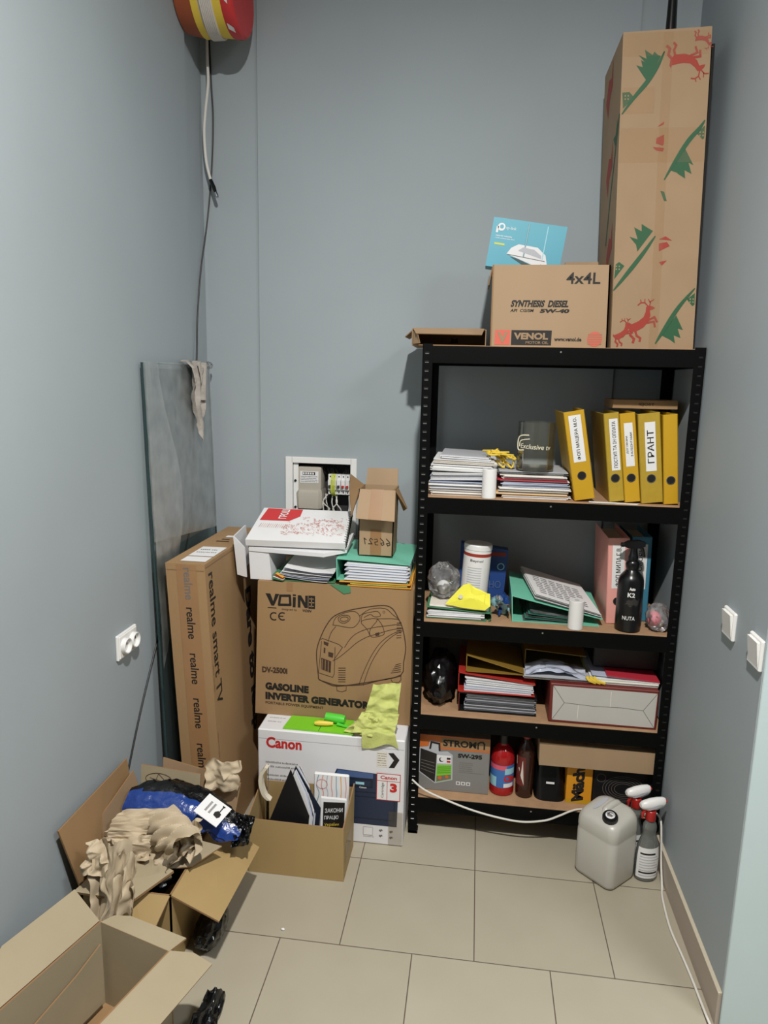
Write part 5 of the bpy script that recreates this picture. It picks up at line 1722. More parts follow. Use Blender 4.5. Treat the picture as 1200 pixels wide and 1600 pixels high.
# ================================================================== open carton with books
c = thing('open_carton', 'low open kraft carton holding books and a black folder before the printer carton', 'box', (-.355, -.22, 0))
x0, x1, y0, y1, h = -.527, -.190, -.303, -.112, .203
b = MB()
tt = .004
xs = .003
b.slab([(x0, y0, .0006), (x1, y0, .0006), (x1 - .002, y0, h - .004), (x0, y0, h)], tt, 'kraft_warm', 'kraft_edge')
b.slab([(x1, y1, .0006), (x0, y1, .0006), (x0, y1, h + .03), (x1, y1, h + .035)], tt, 'kraft_warm', 'kraft_edge')
b.slab([(x0, y1, .0006), (x0, y0, .0006), (x0, y0, h), (x0 + .012, y1, h + .09)], tt, 'kraft_warm', 'kraft_edge')
b.slab([(x1, y0, .0006), (x1, y1, .0006), (x1 + .002, y1, h + .050), (x1 - .002, y0, h - .004)], tt, 'kraft_warm', 'kraft_edge')
b.slab([(x0 + .004, y0 + .004, .006), (x1 - .004, y0 + .004, .006), (x1 - .004, y1 - .004, .006), (x0 + .004, y1 - .004, .006)], .005, 'kraft_dark')
b.build('carton_body', c)
MB().rect(.02, .13, .05, .125, fr((x1 + .0005, y0, 0), (0, 1, 0), (0, 0, 1), .0012), 'tape_film').build('sealing_tape', c)
c = thing('ring_folder', 'black folder with white and navy sheets standing tilted in the open carton', 'folder', (-.40, -.22, .01))
b = MB()
q0, q1, q2, q3 = V((-.486, -.262, .012)), V((-.322, -.284, .012)), V((-.318, -.290, .215)), V((-.395, -.225, .352))
b.slab([V((-.476, -.262, .012)), V((-.335, -.286, .012)), V((-.316, -.280, .218)), V((-.396, -.222, .350)), V((-.470, -.258, .15))], .003, 'dark_board')
b.slab([V((-.455, -.205, .012)), V((-.300, -.245, .012)), V((-.286, -.240, .226)), V((-.384, -.198, .350)), V((-.45, -.2, .15))], .003, 'navy_dark')
b.rect(0, .001, 0, .001, front(-.45, -.28, .15), 'dark_board')
b.text('A', fr((-.461, -.2665, .142), (1, -.17, 0), (0, 0, 1), .002), .022, .022, 'steel_text', .02)
b.build('cover', c)
p = MB()
for q in range(9):
    a = q / 9
    o = V((.010 + .012 * a, .014 + .040 * a, 0))
    p.slab([V((-.470, -.258, .02)) + o, V((-.335, -.280, .02)) + o, V((-.322, -.276, .205 + .012 * math.sin(q * 2.0))) + o, V((-.350, -.252, .278 + .01 * math.sin(q * 1.3))) + o, V((-.394, -.224, .340)) + o], .0012, ['white_paper', 'paper_blue', 'white_paper', 'navy'][q % 4])
p.build('papers', c)
c = thing('notebook', 'notebook with pastel marbled cover standing at the back of the open carton', 'book', (-.25, -.14, .01))
b = MB()
nb0, nb1, nt = -.330, -.203, .302
b.box(nb0, nb1, -.150, -.136, .012, nt, 'white_paper', .004)
Fn = front(nb0, -.150, .012, .0008)
for q in range(7):
    b.line([(p_.x, p_.y) for p_ in smooth([(.012 + q * .017, .18, 0), (.020 + q * .016, .215, 0), (.010 + q * .018, .245, 0), (.018 + q * .016, .284, 0)], 4)], Fn, .0028, ['marble_a', 'marble_b', 'paper_shade', 'marble_b', 'marble_a', 'orange_board', 'marble_b'][q])
b.line([(.03 + .02 * math.cos(a), .25 + .018 * math.sin(a)) for a in [2 * math.pi * k / 14 for k in range(15)]], Fn, .0025, 'marble_b')
b.build('notebook_body', c)
c = thing('law_book', 'black and white paperback with block lettering standing in the open carton', 'book', (-.24, -.2, .01))
b = MB()
b.slab([(-.292, -.225, .012), (-.203, -.205, .012), (-.203, -.190, .232), (-.290, -.208, .244)], .014, 'white_paper')
Fl = fr((-.292, -.225, .012), (.976, .219, 0), (.01, .075, 1), .001)
b.poly([(.008, .005), (.083, .005), (.083, .212), (.008, .218)], Fl, 'ink')
b.text('ЗАКОНИ', fr(Fl @ V((.014, .178, .0)), Fl.to_3x3() @ V((1, 0, 0)), Fl.to_3x3() @ V((0, 1, 0)), .0012), .062, .016, 'white_paper', .01)
b.text('ПРАЦЮ', fr(Fl @ V((.012, .151, .0)), Fl.to_3x3() @ V((1, 0, 0)), Fl.to_3x3() @ V((0, 1, 0)), .0012), .050, .016, 'white_paper', .01)
b.text('України', fr(Fl @ V((.014, .126, .0)), Fl.to_3x3() @ V((1, 0, 0)), Fl.to_3x3() @ V((0, 1, 0)), .0012), .050, .014, 'strap_yellow', .0)
b.build('book_body', c)
c = thing('curved_bracket', 'curved cream plastic strip on a chrome rod at the left of the open carton', 'fitting', (-.49, -.2, .01))
b = MB()
P = smooth([(-.482, -.215, .350), (-.500, -.215, .322), (-.503, -.215, .285), (-.492, -.215, .245), (-.474, -.215, .226)], 6)
b.loft([[p + V((-.006, -.012, 0)), p + V((.007, -.012, 0)), p + V((.007, .012, 0)), p + V((-.006, .012, 0))] for p in P], 'cream')
b.build('curved_strip', c)
MB().tube([(-.486, -.210, .012), (-.484, -.210, .232)], .0075, 'chrome', 14).build('rod', c, 'chrome rod')
MB().tube([(-.482, -.204, .226), (-.480, -.204, .352)], .0016, 'ink_grey', 6).build('wire', c)


# ================================================================== carton of packing waste by the left wall
c = thing('waste_carton', 'open kraft carton heaped with packing paper against the left wall', 'box', (-.73, -.57, 0))
x0, x1, y0, y1, h = -.868, -.600, -.750, -.400, .25
tt = .005
b = MB()
b.slab([(x0, y0, .0006), (x1, y0, .0006), (x1, y0, h), (x0, y0, h)], tt, 'kraft_warm', 'kraft_edge')
b.slab([(x1, y1, .0006), (x0, y1, .0006), (x0, y1, h), (x1, y1, h)], tt, 'kraft_warm', 'kraft_edge')
b.slab([(x0, y1, .0006), (x0, y0, .0006), (x0, y0, h), (x0, y1, h)], tt, 'kraft_warm', 'kraft_edge')
b.slab([(x1, y0, .0006), (x1, y1, .0006), (x1, y1, h), (x1, y0, h)], tt, 'kraft_warm', 'kraft_edge')
b.slab([(x0 + .006, y0 + .006, .007), (x1 - .006, y0 + .006, .007), (x1 - .006, y1 - .006, .007), (x0 + .006, y1 - .006, .007)], .005, 'kraft_dark')
b.build('carton_body', c)
flap('right_flap', c, [(x1 + .001, y0 + .002, h), (x1 + .145, y0 - .012, h - .052), (x1 + .150, y1 - .010, h - .072), (x1 + .001, y1, h)], 'kraft_warm', .005)
flap('front_flap', c, [(x0 + .16, y0 - .001, h), (x0 + .13, y0 - .075, h - .075), (x1 - .030, y0 - .095, h - .085), (x1 - .002, y0 - .001, h)], 'kraft_warm', .005)
flap('left_flap', c, [(x0 - .002, y0, h - .004), (x0 - .002, y1 - .01, h - .004), (x0 - .020, y1 - .02, h + .205), (x0 - .020, y0 - .055, h + .205)], 'kraft_dark', .005)
fb = MB()
fb.slab([(x0 + .01, y1 - .002, h), (x1 - .06, y1 - .002, h), (x1 - .055, y1 + .018, h + .150), (x0 + .008, y1 + .018, h + .166)], .005, 'kraft_grey', 'kraft_edge')
Fbk = fr((x0 + .01, y1 - .002, h), (1, 0, 0), (0, .12, 1), .0012)
rnd = random.Random(6)
fb.line([(.060 + .045 * math.cos(a), .122 + .020 * math.sin(a)) for a in [2 * math.pi * k / 18 for k in range(19)]], Fbk, .0016, 'ink_brown')
fb.line([(.045, .105), (.06, .14), (.09, .112), (.03, .125)], Fbk, .0014, 'ink_brown')
for k in range(46):
    a = rnd.uniform(.012, .19)
    z = rnd.uniform(.048, .075)
    fb.line([(a, z), (a + rnd.uniform(-.01, .012), z + rnd.uniform(.018, .045) * (1 if a < .13 else .55))], Fbk, .0013, 'ink_brown')
fb.build('back_flap', c, 'flap with a sketchy dark drawing')
flap('torn_panel', c, [(-.855, -.640, h - .02), (-.845, -.415, h - .02), (-.855, -.415, h + .110), (-.862, -.430, h + .172), (-.880, -.600, h + .120)], 'kraft_light', .004)
# loose cardboard
b = MB().slab([(-.655, -.655, .258), (-.585, -.640, .262), (-.520, -.560, .280), (-.640, -.535, .280)], .004, 'kraft_grey', 'kraft_edge')
b.build('cardboard_sheet', None, 'small loose cardboard sheet sticking out right under the packing paper', 'cardboard')
b = MB().slab([(-.866, -.790, .262), (-.690, -.800, .262), (-.612, -.700, .290), (-.80, -.62, .292)], .008, 'kraft_grey', 'kraft_edge')
b.build('cardboard_sheet', None, 'thick loose cardboard piece at the front under the packing paper', 'cardboard')
b = MB().slab([(-.80, -.362, .20), (-.560, -.352, .20), (-.535, -.338, .352), (-.575, -.338, .372), (-.80, -.345, .425)], .005, 'kraft_light', 'kraft_edge')
b.build('cardboard_sheet', None, 'upright loose cardboard sheet behind the blue and black film bag', 'cardboard')
# crumpled packing paper
G = 'crumpled packing paper'


def paper(label, fn):
    b = MB()
    fn(b)
    b.build('packing_paper', None, label, 'paper', G, sharp=24)


CK = 'crumple_kraft'


def pp1(b):
    crumple(b, [(-.862, -.625, .335), (-.690, -.620, .362), (-.665, -.570, .402), (-.830, -.572, .378)], .018, 3, CK, 40, 4, 1.5, .35, (.7, 1.8), .05)
    crumple(b, [(-.850, -.640, .328), (-.690, -.640, .332), (-.668, -.615, .370), (-.845, -.622, .345)], .012, 4, CK, 30, 4, 1.2, .6, (.8, 2.2), .06)


def pp2(b):
    crumple(b, [(-.868, -.690, .305), (-.700, -.694, .305), (-.688, -.655, .362), (-.850, -.655, .335)], .030, 22, CK, 46, 6, .9, 1.5, (.8, 3.0), .07)
    crumple(b, [(-.850, -.725, .298), (-.745, -.725, .295), (-.735, -.695, .330), (-.845, -.690, .332)], .018, 24, CK, 34, 5, .5, 1.5, (.8, 2.6), .07)


def pp3(b):
    curl(b, (-.632, -.640, .352), (.62, -.50, -.12), (0, .3, 1), .135, .054, -150, 125, 17, CK, 48, .42)
    crumple(b, [(-.750, -.700, .240), (-.630, -.690, .250), (-.612, -.645, .335), (-.745, -.640, .350)], .034, 18, CK, 46, 6, .2, 1.3, (.9, 3.4), .07)
    crumple(b, [(-.640, -.668, .285), (-.575, -.648, .320), (-.565, -.600, .392), (-.630, -.590, .352)], .030, 19, CK, 36, 5, .9, 1.4, (.8, 2.8), .08)


def pp4(b):
    crumple(b, [(-.805, -.820, .200), (-.720, -.828, .185), (-.690, -.778, .435), (-.812, -.778, .405)], .036, 31, CK, 50, 4, .10, .22, (.9, 2.2), .10)
    crumple(b, [(-.738, -.840, .225), (-.678, -.830, .245), (-.664, -.806, .395), (-.712, -.804, .425)], .024, 36, CK, 36, 4, .1, .3, (.8, 2.0), .12)
    crumple(b, [(-.838, -.800, .325), (-.760, -.800, .325), (-.748, -.760, .415), (-.830, -.760, .400)], .030, 38, CK, 36, 5, .6, 1.4, (.8, 2.6), .08)


def pp5(b):
    crumple(b, [(-.640, -.388, .345), (-.535, -.374, .345), (-.522, -.360, .448), (-.640, -.372, .440)], .030, 45, CK, 36, 5, .8, 1.5, (.7, 2.2), .06)


def pp6(b):
    crumple(b, [(-.850, -.735, .290), (-.765, -.735, .280), (-.758, -.700, .325), (-.855, -.690, .335)], .026, 53, CK, 32, 5, .8, 1.5, (.8, 2.6), .08)


for lb_, fn_ in (('long folded kraft paper under the left end of the film bag', pp1),
                 ('flattened crumpled kraft paper at the left of the heap, below the long fold', pp2),
                 ('large curled kraft paper with a dark hollow in the middle of the heap', pp3),
                 ('crumpled kraft paper hanging down the front of the waste carton', pp4),
                 ('wad of kraft paper propped at the back beside the television carton', pp5),
                 ('small crumpled kraft paper at the lower left of the heap', pp6)):
    paper(lb_, fn_)
b = MB().blob((-.745, -.580, .195), (.095, .105, .070), 'black_film', 9, .3, 2.0, 4)
b.build('black_film_lump', None, 'dark film lump under the packing paper', 'film')
# blue and black film bag
c = thing('film_bag', 'blue and black plastic film bag with white label lying on the packing paper', 'bag', (-.62, -.5, .34))
S = smooth([(-.850, -.500, .372), (-.790, -.492, .374), (-.735, -.487, .370), (-.648, -.487, .352), (-.575, -.492, .330), (-.515, -.500, .306), (-.478, -.502, .296)], 7)
b = MB()
loops = []
n = 28
dmaj, dmin = V((-.10, -.80, -.60)).normalized(), V((.28, -.50, .82)).normalized()
m = len(S)
for i, p in enumerate(S):
    u = i / (m - 1)
    wv = .012 + .052 * math.sin(math.pi * min(1, .10 + u * .86)) ** .8
    hv = .006 + .020 * math.sin(math.pi * min(1, .08 + u * .88))
    lp = []
    for j in range(n):
        a = 2 * math.pi * j / n
        k = 1 + .30 * noise.noise(V((u * 8, math.cos(a) * 1.8, math.sin(a) * 1.8))) + .16 * noise.noise(V((u * 24, math.cos(a) * 4, math.sin(a) * 4)))
        lp.append(p + dmaj * wv * math.cos(a) * k + dmin * hv * math.sin(a) * k)
    loops.append(lp)
fs, ms = [], []
vs = [q for l_ in loops for q in l_]
for i in range(m - 1):
    for j in range(n):
        fs.append((i * n + j, i * n + (j + 1) % n, (i + 1) * n + (j + 1) % n, (i + 1) * n + j))
        a = 2 * math.pi * (j + .5) / n
        ms.append('blue_film' if math.cos(a) > -.35 + .55 * (i / m) ** 1.5 else 'black_film')
fs += [tuple(reversed(range(n))), tuple(range((m - 1) * n, m * n))]
ms += ['black_film', 'black_film']
b.add(vs, fs, ms)
b.build('bag_film', c, sharp=50)
t_ = MB()
crumple(t_, [(-.500, -.540, .262), (-.452, -.520, .262), (-.440, -.480, .335), (-.500, -.485, .345)], .024, 77, 'black_film', 28, 6, .6, 1.2, (1.5, 4.5))
t_.build('knotted_end', c, 'black knotted end')
l = MB()
q0, q1, q2, q3 = V((-.606, -.556, .380)), V((-.532, -.566, .340)), V((-.506, -.495, .346)), V((-.584, -.480, .393))
off = V((.0, -.006, .010))
lf = fr(q0 + off, q1 - q0, q3 - q0, .0)
l.poly([(0, 0), (1, 0), (1, 1), (0, 1)], lf, 'white_paper')
l.poly([(0, 0), (0, 1), (1, 1), (1, 0)], lf, 'white_paper', -.0015)
for q in range(2):
    for k in range(9):
        l.poly([(.25 + .16 * q, .30 + .055 * k), (.33 + .16 * q, .30 + .055 * k), (.33 + .16 * q, .335 + .055 * k), (.25 + .16 * q, .335 + .055 * k)], lf, 'ink_grey', .001)
l.poly([(.62, .34), (.80, .30), (.86, .40), (.84, .54), (.68, .60), (.60, .48)], lf, 'ink', .001)
l.poly([(.72, .56), (.76, .56), (.76, .80), (.80, .90), (.68, .90), (.72, .80)], lf, 'ink', .001)
l.build('label', c, 'white label with a small black shovel mark')

# ================================================================== foreground carton
c = thing('empty_carton', 'large empty open carton in the lower left foreground', 'box', (-.72, -1.1, 0))
az = -16.6
O = V((-.742, -.876, 0))
ux = V((math.cos(R(az)), math.sin(R(az)), 0))
uy = V((math.sin(R(az)), -math.cos(R(az)), 0))       # towards the camera
def ap(a, d, z):
    return O + ux * a + uy * d + V((0, 0, z))
Wd, Ln, hz = .235, .48, .255
tt = .005
b = MB()
# back, left, right, front walls and bottom
b.slab([ap(0, 0, .0006), ap(Wd, 0, .0006), ap(Wd, 0, hz), ap(0, 0, hz)], tt, 'kraft_grey', 'kraft_edge')
b.slab([ap(0, Ln, .0006), ap(0, 0, .0006), ap(0, 0, hz), ap(0, Ln, hz)][::-1], tt, 'kraft_grey', 'kraft_edge')
b.slab([ap(Wd, 0, .0006), ap(Wd, Ln, .0006), ap(Wd, Ln, hz), ap(Wd, 0, hz)][::-1], tt, 'kraft_grey', 'kraft_edge')
b.slab([ap(Wd, Ln, .0006), ap(0, Ln, .0006), ap(0, Ln, hz), ap(Wd, Ln, hz)][::-1], tt, 'kraft_grey', 'kraft_edge')
b.slab([ap(0, Ln, .006), ap(Wd, Ln, .006), ap(Wd, 0, .006), ap(0, 0, .006)], .005, 'kraft_dark')
b.build('carton_body', c)
flap('left_flap', c, [ap(-.001, Ln - .02, hz), ap(-.001, .0, hz), ap(-.092, -.006, hz + .058), ap(-.097, .21, hz + .056)][::-1], 'kraft_grey', .004)
flap('right_flap', c, [ap(Wd + .001, 0, hz), ap(Wd + .001, Ln, hz), ap(.332, Ln, hz - .036), ap(.332, -.042, hz - .036), ap(Wd + .05, -.030, hz - .012)][::-1], 'kraft_grey', .005)
flap('back_flap', c, [ap(.004, -.001, hz), ap(Wd - .002, -.001, hz), ap(Wd + .010, -.052, hz + .002), ap(.065, -.046, hz + .006), ap(.022, -.030, hz + .004)], 'kraft_grey', .005)
flap('torn_liner', c, [ap(.016, .02, .03), ap(.016, .45, .03), ap(.020, .45, .12), ap(.018, .24, .155), ap(.016, .10, .180), ap(.014, .015, .205)], 'kraft_grey', .004)
b = MB()
crumple(b, [(-.480, -1.02, .030), (-.400, -1.00, .022), (-.420, -.815, .022), (-.455, -.855, .075)], .020, 31, 'black_film', 40, 6, .6, 1.4, (1.2, 4.5), .06)
b.build('black_film_and_shade', None, 'black plastic film bag on the floor right of the empty foreground carton', 'bag')
b = MB().blob((-.540, -.610, .045), (.042, .085, .046), 'black_film', 5, .25, 1.8, 4, .0008)  # black lump set where only shade lies under the flap
b.build('black_film_and_shade', None, 'black lump standing for the shade under the sloping carton flap', 'bag')
b = MB().blob((-.335, -.545, .004), (.006, .004, .004), 'white_paper', 5, .35, 2.2, 2, .0003)
b.build('paper_scrap', None, 'tiny white paper scrap on the floor tiles', 'scrap')

# ================================================================== jerrycan, sprays, white cable
jc = thing('jerrycan', 'translucent white plastic jerrycan with black screw cap on the floor before the rack', 'canister', (.700, -.112, 0))
jc.rotation_euler = (0, 0, R(-45))
T = jc.matrix_basis.copy()
def rrect(hx, hy, r, z, n=6, dx=0, dy=0):
    out = []
    for cx, cy, a0 in ((hx - r, hy - r, 0), (-hx + r, hy - r, 90), (-hx + r, -hy + r, 180), (hx - r, -hy + r, 270)):
        for k in range(n + 1):
            a = R(a0 + 90 * k / n)
            out.append(V((cx + r * math.cos(a) + dx, cy + r * math.sin(a) + dy, z)))
    return out
b = MB(T)
hx, hy = .080, .075
L_ = [rrect(hx * .86, hy * .86, .02, .0015), rrect(hx * .95, hy * .95, .024, .006), rrect(hx, hy, .028, .018), rrect(hx, hy, .028, .10), rrect(hx, hy, .028, .165), rrect(hx * .985, hy * .985, .028, .170), rrect(hx * .985, hy * .985, .028, .176), rrect(hx, hy, .028, .182), rrect(hx, hy, .030, .200), rrect(hx * .985, hy * .985, .032, .214), rrect(hx * .94, hy * .94, .036, .224), rrect(hx * .86, hy * .86, .04, .231), rrect(hx * .70, hy * .70, .04, .235), rrect(hx * .4, hy * .4, .02, .236)]
# raise the back of the top for the handle
def lift(p):
    if p.z > .19:
        k = max(0, (p.y + .075) / .15)
        return V((p.x, p.y, p.z + (p.z - .19) * k * .50))
    return p
b.loft([[lift(p) for p in l_] for l_ in L_], 'hdpe')
b.build('can_body', jc, sharp=50)
g = MB(T)
g.tube(smooth([(-.004, -.030, .226), (-.004, -.012, .243), (-.002, .022, .252), (0, .045, .251), (.002, .058, .240)], 5), [.010] * 5 + [.013] * 12 + [.012] * 4, 'hdpe', 12)
g.build('handle', jc)
g = MB(T)
g.poly([(-.028 + .012 * math.cos(a) * .8, .004 + .040 * math.sin(a)) for a in [2 * math.pi * k / 18 for k in range(18)]], fr((-.008, 0, .2475), (1, 0, 0), (0, 1, .14), .0012), 'paper_shade')
g.build('grip_recess', jc)
cp = MB(T)
cp.lathe([(.021, .0), (.021, .008), (.0245, .009), (.0245, .028), (.0225, .031)], 'bottle_black', M=Matrix.Translation((.032, -.036, .230)) @ Euler((R(16), R(8), 0)).to_matrix().to_4x4(), n=28)
for k in range(28):
    a = 2 * math.pi * k / 28
    cp.tube([Matrix.Translation((.032, -.036, .230)) @ Euler((R(16), R(8), 0)).to_matrix().to_4x4() @ V((.0246 * math.cos(a), .0246 * math.sin(a), z_)) for z_ in (.010, .027)], .0011, 'bottle_black', 4)
Mc = Matrix.Translation((.032, -.036, .230)) @ Euler((R(16), R(8), 0)).to_matrix().to_4x4()
cap_lab = Mc @ Matrix.Translation((0, 0, .0316))
cp.disc(0, 0, .0155, cap_lab, 'white_paper')
for q in range(3):
    cp.line(arc(0, 0, .012 - q * .003, 20 + q * 60, 200 + q * 60), cap_lab, .0018, 'ink', lift=.0006)
cp.rect(-.008, .009, -.004, .004, cap_lab, 'ink_grey', .0005)
cp.build('screw_cap', jc, 'black screw cap with white disc')


def sprayer(name, label, x, y, rz, group):
    t0 = thing(name, label, 'bottle', (x, y, 0), group)
    t0.rotation_euler = (0, 0, R(rz))
    T = t0.matrix_basis.copy()
    b = MB(T)
    TH = T @ Matrix.Rotation(R(8), 4, 'Z')
    prof = [(.78, .001), (.96, .004), (1.0, .012), (1.0, .085), (.97, .105), (.88, .130), (.72, .152), (.60, .165), (.55, .172), (.60, .182), (.62, .195), (.55, .208), (.40, .218), (.36, .225)]
    b.loft([[V((.040 * k * math.cos(a), .029 * k * math.sin(a), z)) for a in [2 * math.pi * j / 32 for j in range(32)]] for k, z in prof], 'clear_bottle')
    b.build('bottle_body', t0)
    l = MB(T)
    def q_(a, z, k=1.02):
        kk = 1.0 if z < .085 else 1 - (z - .085) * 2.2
        return V((.040 * kk * k * math.cos(a), .029 * kk * k * math.sin(a), z))
    for s0 in (-165, 15):
        l.loft([[q_(R(s0 + 150 * k / 14), z) for k in range(15)] for z in (.016, .05, .085, .11, .128)], 'white_paper', caps=False, closed=False)
        for r_ in range(9):
            z = .024 + r_ * .010
            l.loft([[q_(R(s0 + 18 + (110 - (r_ % 3) * 14) * k / 10), z + e, 1.035) for k in range(11)] for e in (0, .0032 if r_ not in (1, 8) else .006)], 'ink' if r_ in (1, 8) else 'paper_shade', caps=False, closed=False)
    l.build('label_sheet', t0)
    c_ = MB(T)
    c_.lathe([(.0165, .222), (.0175, .224), (.0165, .256), (.0145, .258)], 'red_plastic', (0, 0, 0), 24)
    c_.build('collar', t0, 'red collar')
    h_ = MB(T)
    sec = [(-.040, .010, .270, .284), (-.034, .013, .264, .292), (-.010, .0155, .258, .300), (.016, .0155, .258, .304), (.038, .013, .266, .304), (.046, .009, .274, .300)]
    h_.loft([[V((x_, w_ * math.cos(a) * (1 if abs(math.cos(a)) > .2 else 1), (za + zb) / 2 + (zb - za) / 2 * math.sin(a))) for a in [2 * math.pi * j / 16 for j in range(16)]] for x_, w_, za, zb in sec], 'white_plastic')
    h_.build('spray_head', t0)
    r_ = MB(T)
    r_.poly([(-.026, .268), (-.012, .266), (.02, .276), (.034, .286), (.014, .284)], fr((0, -.0165, 0), (1, 0, 0), (0, 0, 1), .0), 'paper_shade')
    r_.tube([(-.020, 0, .262), (-.030, 0, .246), (-.030, 0, .228)], [.006, .005, .003], 'red_plastic', 8)
    r_.tube([(.044, 0, .288), (.052, 0, .289)], [.007, .0065], 'red_plastic', 10)
    r_.build('trigger', t0, 'red trigger and nozzle')
    return t0


G = None
sprayer('spray_bottle', 'nearer clear spray bottle with white label right of the jerrycan', .840, -.112, 14, G)
sprayer('spray_bottle', 'farther clear spray bottle, mostly hidden behind the jerrycan', .806, -.043, 16, G)

b = MB()
P = smooth([(.010, -.006, .225), (.060, -.012, .190), (.147, -.016, .158), (.24, -.018, .130), (.336, -.020, .112), (.42, -.020, .105), (.50, -.014, .115), (.55, -.012, .138), (.59, -.008, .1585), (.63, .008, .1605), (.70, .014, .1590), (.78, .012, .1595), (.838, .010, .163), (.858, -.008, .176), (.882, -.022, .190), (.889, -.060, .190), (.889, -.085, .150), (.889, -.112, .070), (.886, -.16, .006), (.874, -.22, .004), (.865, -.35, .004), (.872, -.46, .004), (.877, -.55, .004), (.882, -.70, .004), (.90, -.95, .004)], 6)
b.tube(P, .0036, 'cable_white', 8)
b.build('white_cable', None, 'white power cable draped across the lowest shelf and along the right baseboard', 'cable')

# ================================================================== wall fittings
# twin socket on the left wall
c = thing('wall_socket', 'white twin wall socket on the left wall beside the television carton', 'socket', (XL, -.350, .785))
b = MB()
b.box(XL, XL + .010, -.420, -.294, .786, .870, 'white_plastic', .003)
b.box(XL + .008, XL + .013, -.414, -.300, .791, .865, 'white_plastic', .0025)
b.build('socket_plate', c)
for y in (-.385, -.329):
    s_ = MB()
    M_ = fr((XL + .0125, y, .828), (0, 1, 0), (0, 0, 1), 0)
    s_.lathe([(.0255, .0), (.0255, .014), (.0235, .0155), (.0215, .014), (.0200, .004)], 'white_plastic', M=M_, n=28)
    s_.disc(-.009, .003, .0034, M_, 'hole_black', .0046, 12)
    s_.disc(.009, .003, .0034, M_, 'hole_black', .0046, 12)
    s_.tube([M_ @ V((0, .012, .004)), M_ @ V((0, .012, .010))], .0025, 'ring', 10)
    s_.build('socket_insert', c)
# two light switches on the right wall
for i, (y0, y1, z0, z1, lb) in enumerate(((-.497, -.414, 1.009, 1.088, 'white light switch on the right wall, farther of the two'), (-.688, -.608, 1.003, 1.083, 'white light switch on the right wall, nearer the wall end'))):
    xr_ = .905
    c = thing('light_switch', lb, 'switch', (xr_, (y0 + y1) / 2, z0), None)
    b = MB().box(xr_ - .010, xr_, y0, y1, z0, z1, 'white_plastic', .003)
    b.build('switch_frame', c)
    k = MB()
    k.hexa([(xr_ - .010, y1 - .008, z0 + .008), (xr_ - .010, y0 + .008, z0 + .008), (xr_ - .004, y0 + .008, z0 + .008), (xr_ - .004, y1 - .008, z0 + .008)],
           [(xr_ - .018, y1 - .008, z1 - .008), (xr_ - .018, y0 + .008, z1 - .008), (xr_ - .004, y0 + .008, z1 - .008), (xr_ - .004, y1 - .008, z1 - .008)], 'white_plastic')
    k.build('rocker', c)

# electricity panel set in the back wall
c = thing('electric_panel', 'white framed open electricity panel recessed in the back wall', 'electrical panel', (-.44, .45, 1.05))
b = MB()
fx0, fx1, fz0, fz1 = -.592, -.292, 1.040, 1.362
yw = .45
for (a, e, z0, z1) in ((fx0, hx0 + .004, fz0, fz1), (hx1 - .004, fx1, fz0, fz1), (hx0, hx1, fz0, hz0 + .004), (hx0, hx1, hz1 - .004, fz1)):
    b.box(a, e, yw - .008, yw + .002, z0, z1, 'white_plastic', .0015)
b.box(hx0 + .004, hx0 + .026, yw + .004, yw + .012, hz0, hz1, 'white_plastic', .001)
for z in (1.262, 1.15):
    b.tube([(hx0 + .014, yw - .001, z), (hx0 + .014, yw + .006, z)], .005, 'hole_black', 10)
b.build('frame', c)
b = MB()
yb = .548
b.slab([(hx0, yb, hz0), (hx1, yb, hz0), (hx1, yb, hz1), (hx0, yb, hz1)], .004, 'panel_dark')
for p4 in ([(hx0, yw, hz0), (hx0, yb, hz0), (hx0, yb, hz1), (hx0, yw, hz1)], [(hx1, yb, hz0), (hx1, yw, hz0), (hx1, yw, hz1), (hx1, yb, hz1)], [(hx0, yw, hz1), (hx1, yw, hz1), (hx1, yb, hz1), (hx0, yb, hz1)][::-1], [(hx0, yw, hz0), (hx1, yw, hz0), (hx1, yb, hz0), (hx0, yb, hz0)]):
    b.slab(p4, .002, 'panel_dark')
b.build('back_box', c)
mx0, mx1, mz0, mz1 = -.545, -.443, 1.135, 1.322
b = MB()
b.box(mx0, mx1, yw + .008, yb - .004, mz0 + .04, mz1, 'meter_grey', .010)
b.loft([[V((x, y, z)) for x, y in ((mx0 - s_, yb - .01), (mx0 - s_, yy), (mx0 + .012 - s_, yy - .012), (mx1 - .012 + s_, yy - .012), (mx1 + s_, yy), (mx1 + s_, yb - .01))] for z, s_, yy in ((mz0, -.012, yw + .020), (mz0 + .012, .002, yw + .006), (mz0 + .075, .004, yw + .004), (mz0 + .090, .0, yw + .010))], 'meter_grey')
b.build('meter', c)
me_ = [o for o in c.children if o.name.startswith('meter')][0] if c.children else None
Fm = front(mx0, yw + .008, mz0, .0012)
l = MB()
l.rect(.012, .090, .118, .168, Fm, 'white_paper')
l.rect(.022, .076, .152, .164, Fm, 'ink', .0005)
for q in range(5):
    l.rect(.024 + q * .010, .031 + q * .010, .154, .162, Fm, 'white_paper', .001)
for q in range(4):
    l.scribble(Fm, .016, .086, .143 - q * .007, .004, 'ink_grey', q + 3, )
l.build('meter_display', me_)
for k in range(5):
    bx = -.418 + k * .0185
    q = MB()
    q.box(bx, bx + .0178, yw + .030, yb - .01, 1.205, 1.290, 'breaker', .001)
    q.box(bx + .001, bx + .0168, yw + .018, yw + .032, 1.226, 1.268, 'breaker', .001)
    q.box(bx + .004, bx + .0138, yw + .008, yw + .020, 1.236, 1.246, 'red_plastic' if k >= 3 else 'panel_dark', .001)
    q.disc(bx + .009, 1.281, .003, front(0, yw + .030, 0, .0008), 'hole_black')
    q.disc(bx + .009, 1.214, .003, front(0, yw + .030, 0, .0008), 'hole_black')
    q.build('circuit_breaker', c)
q = MB()
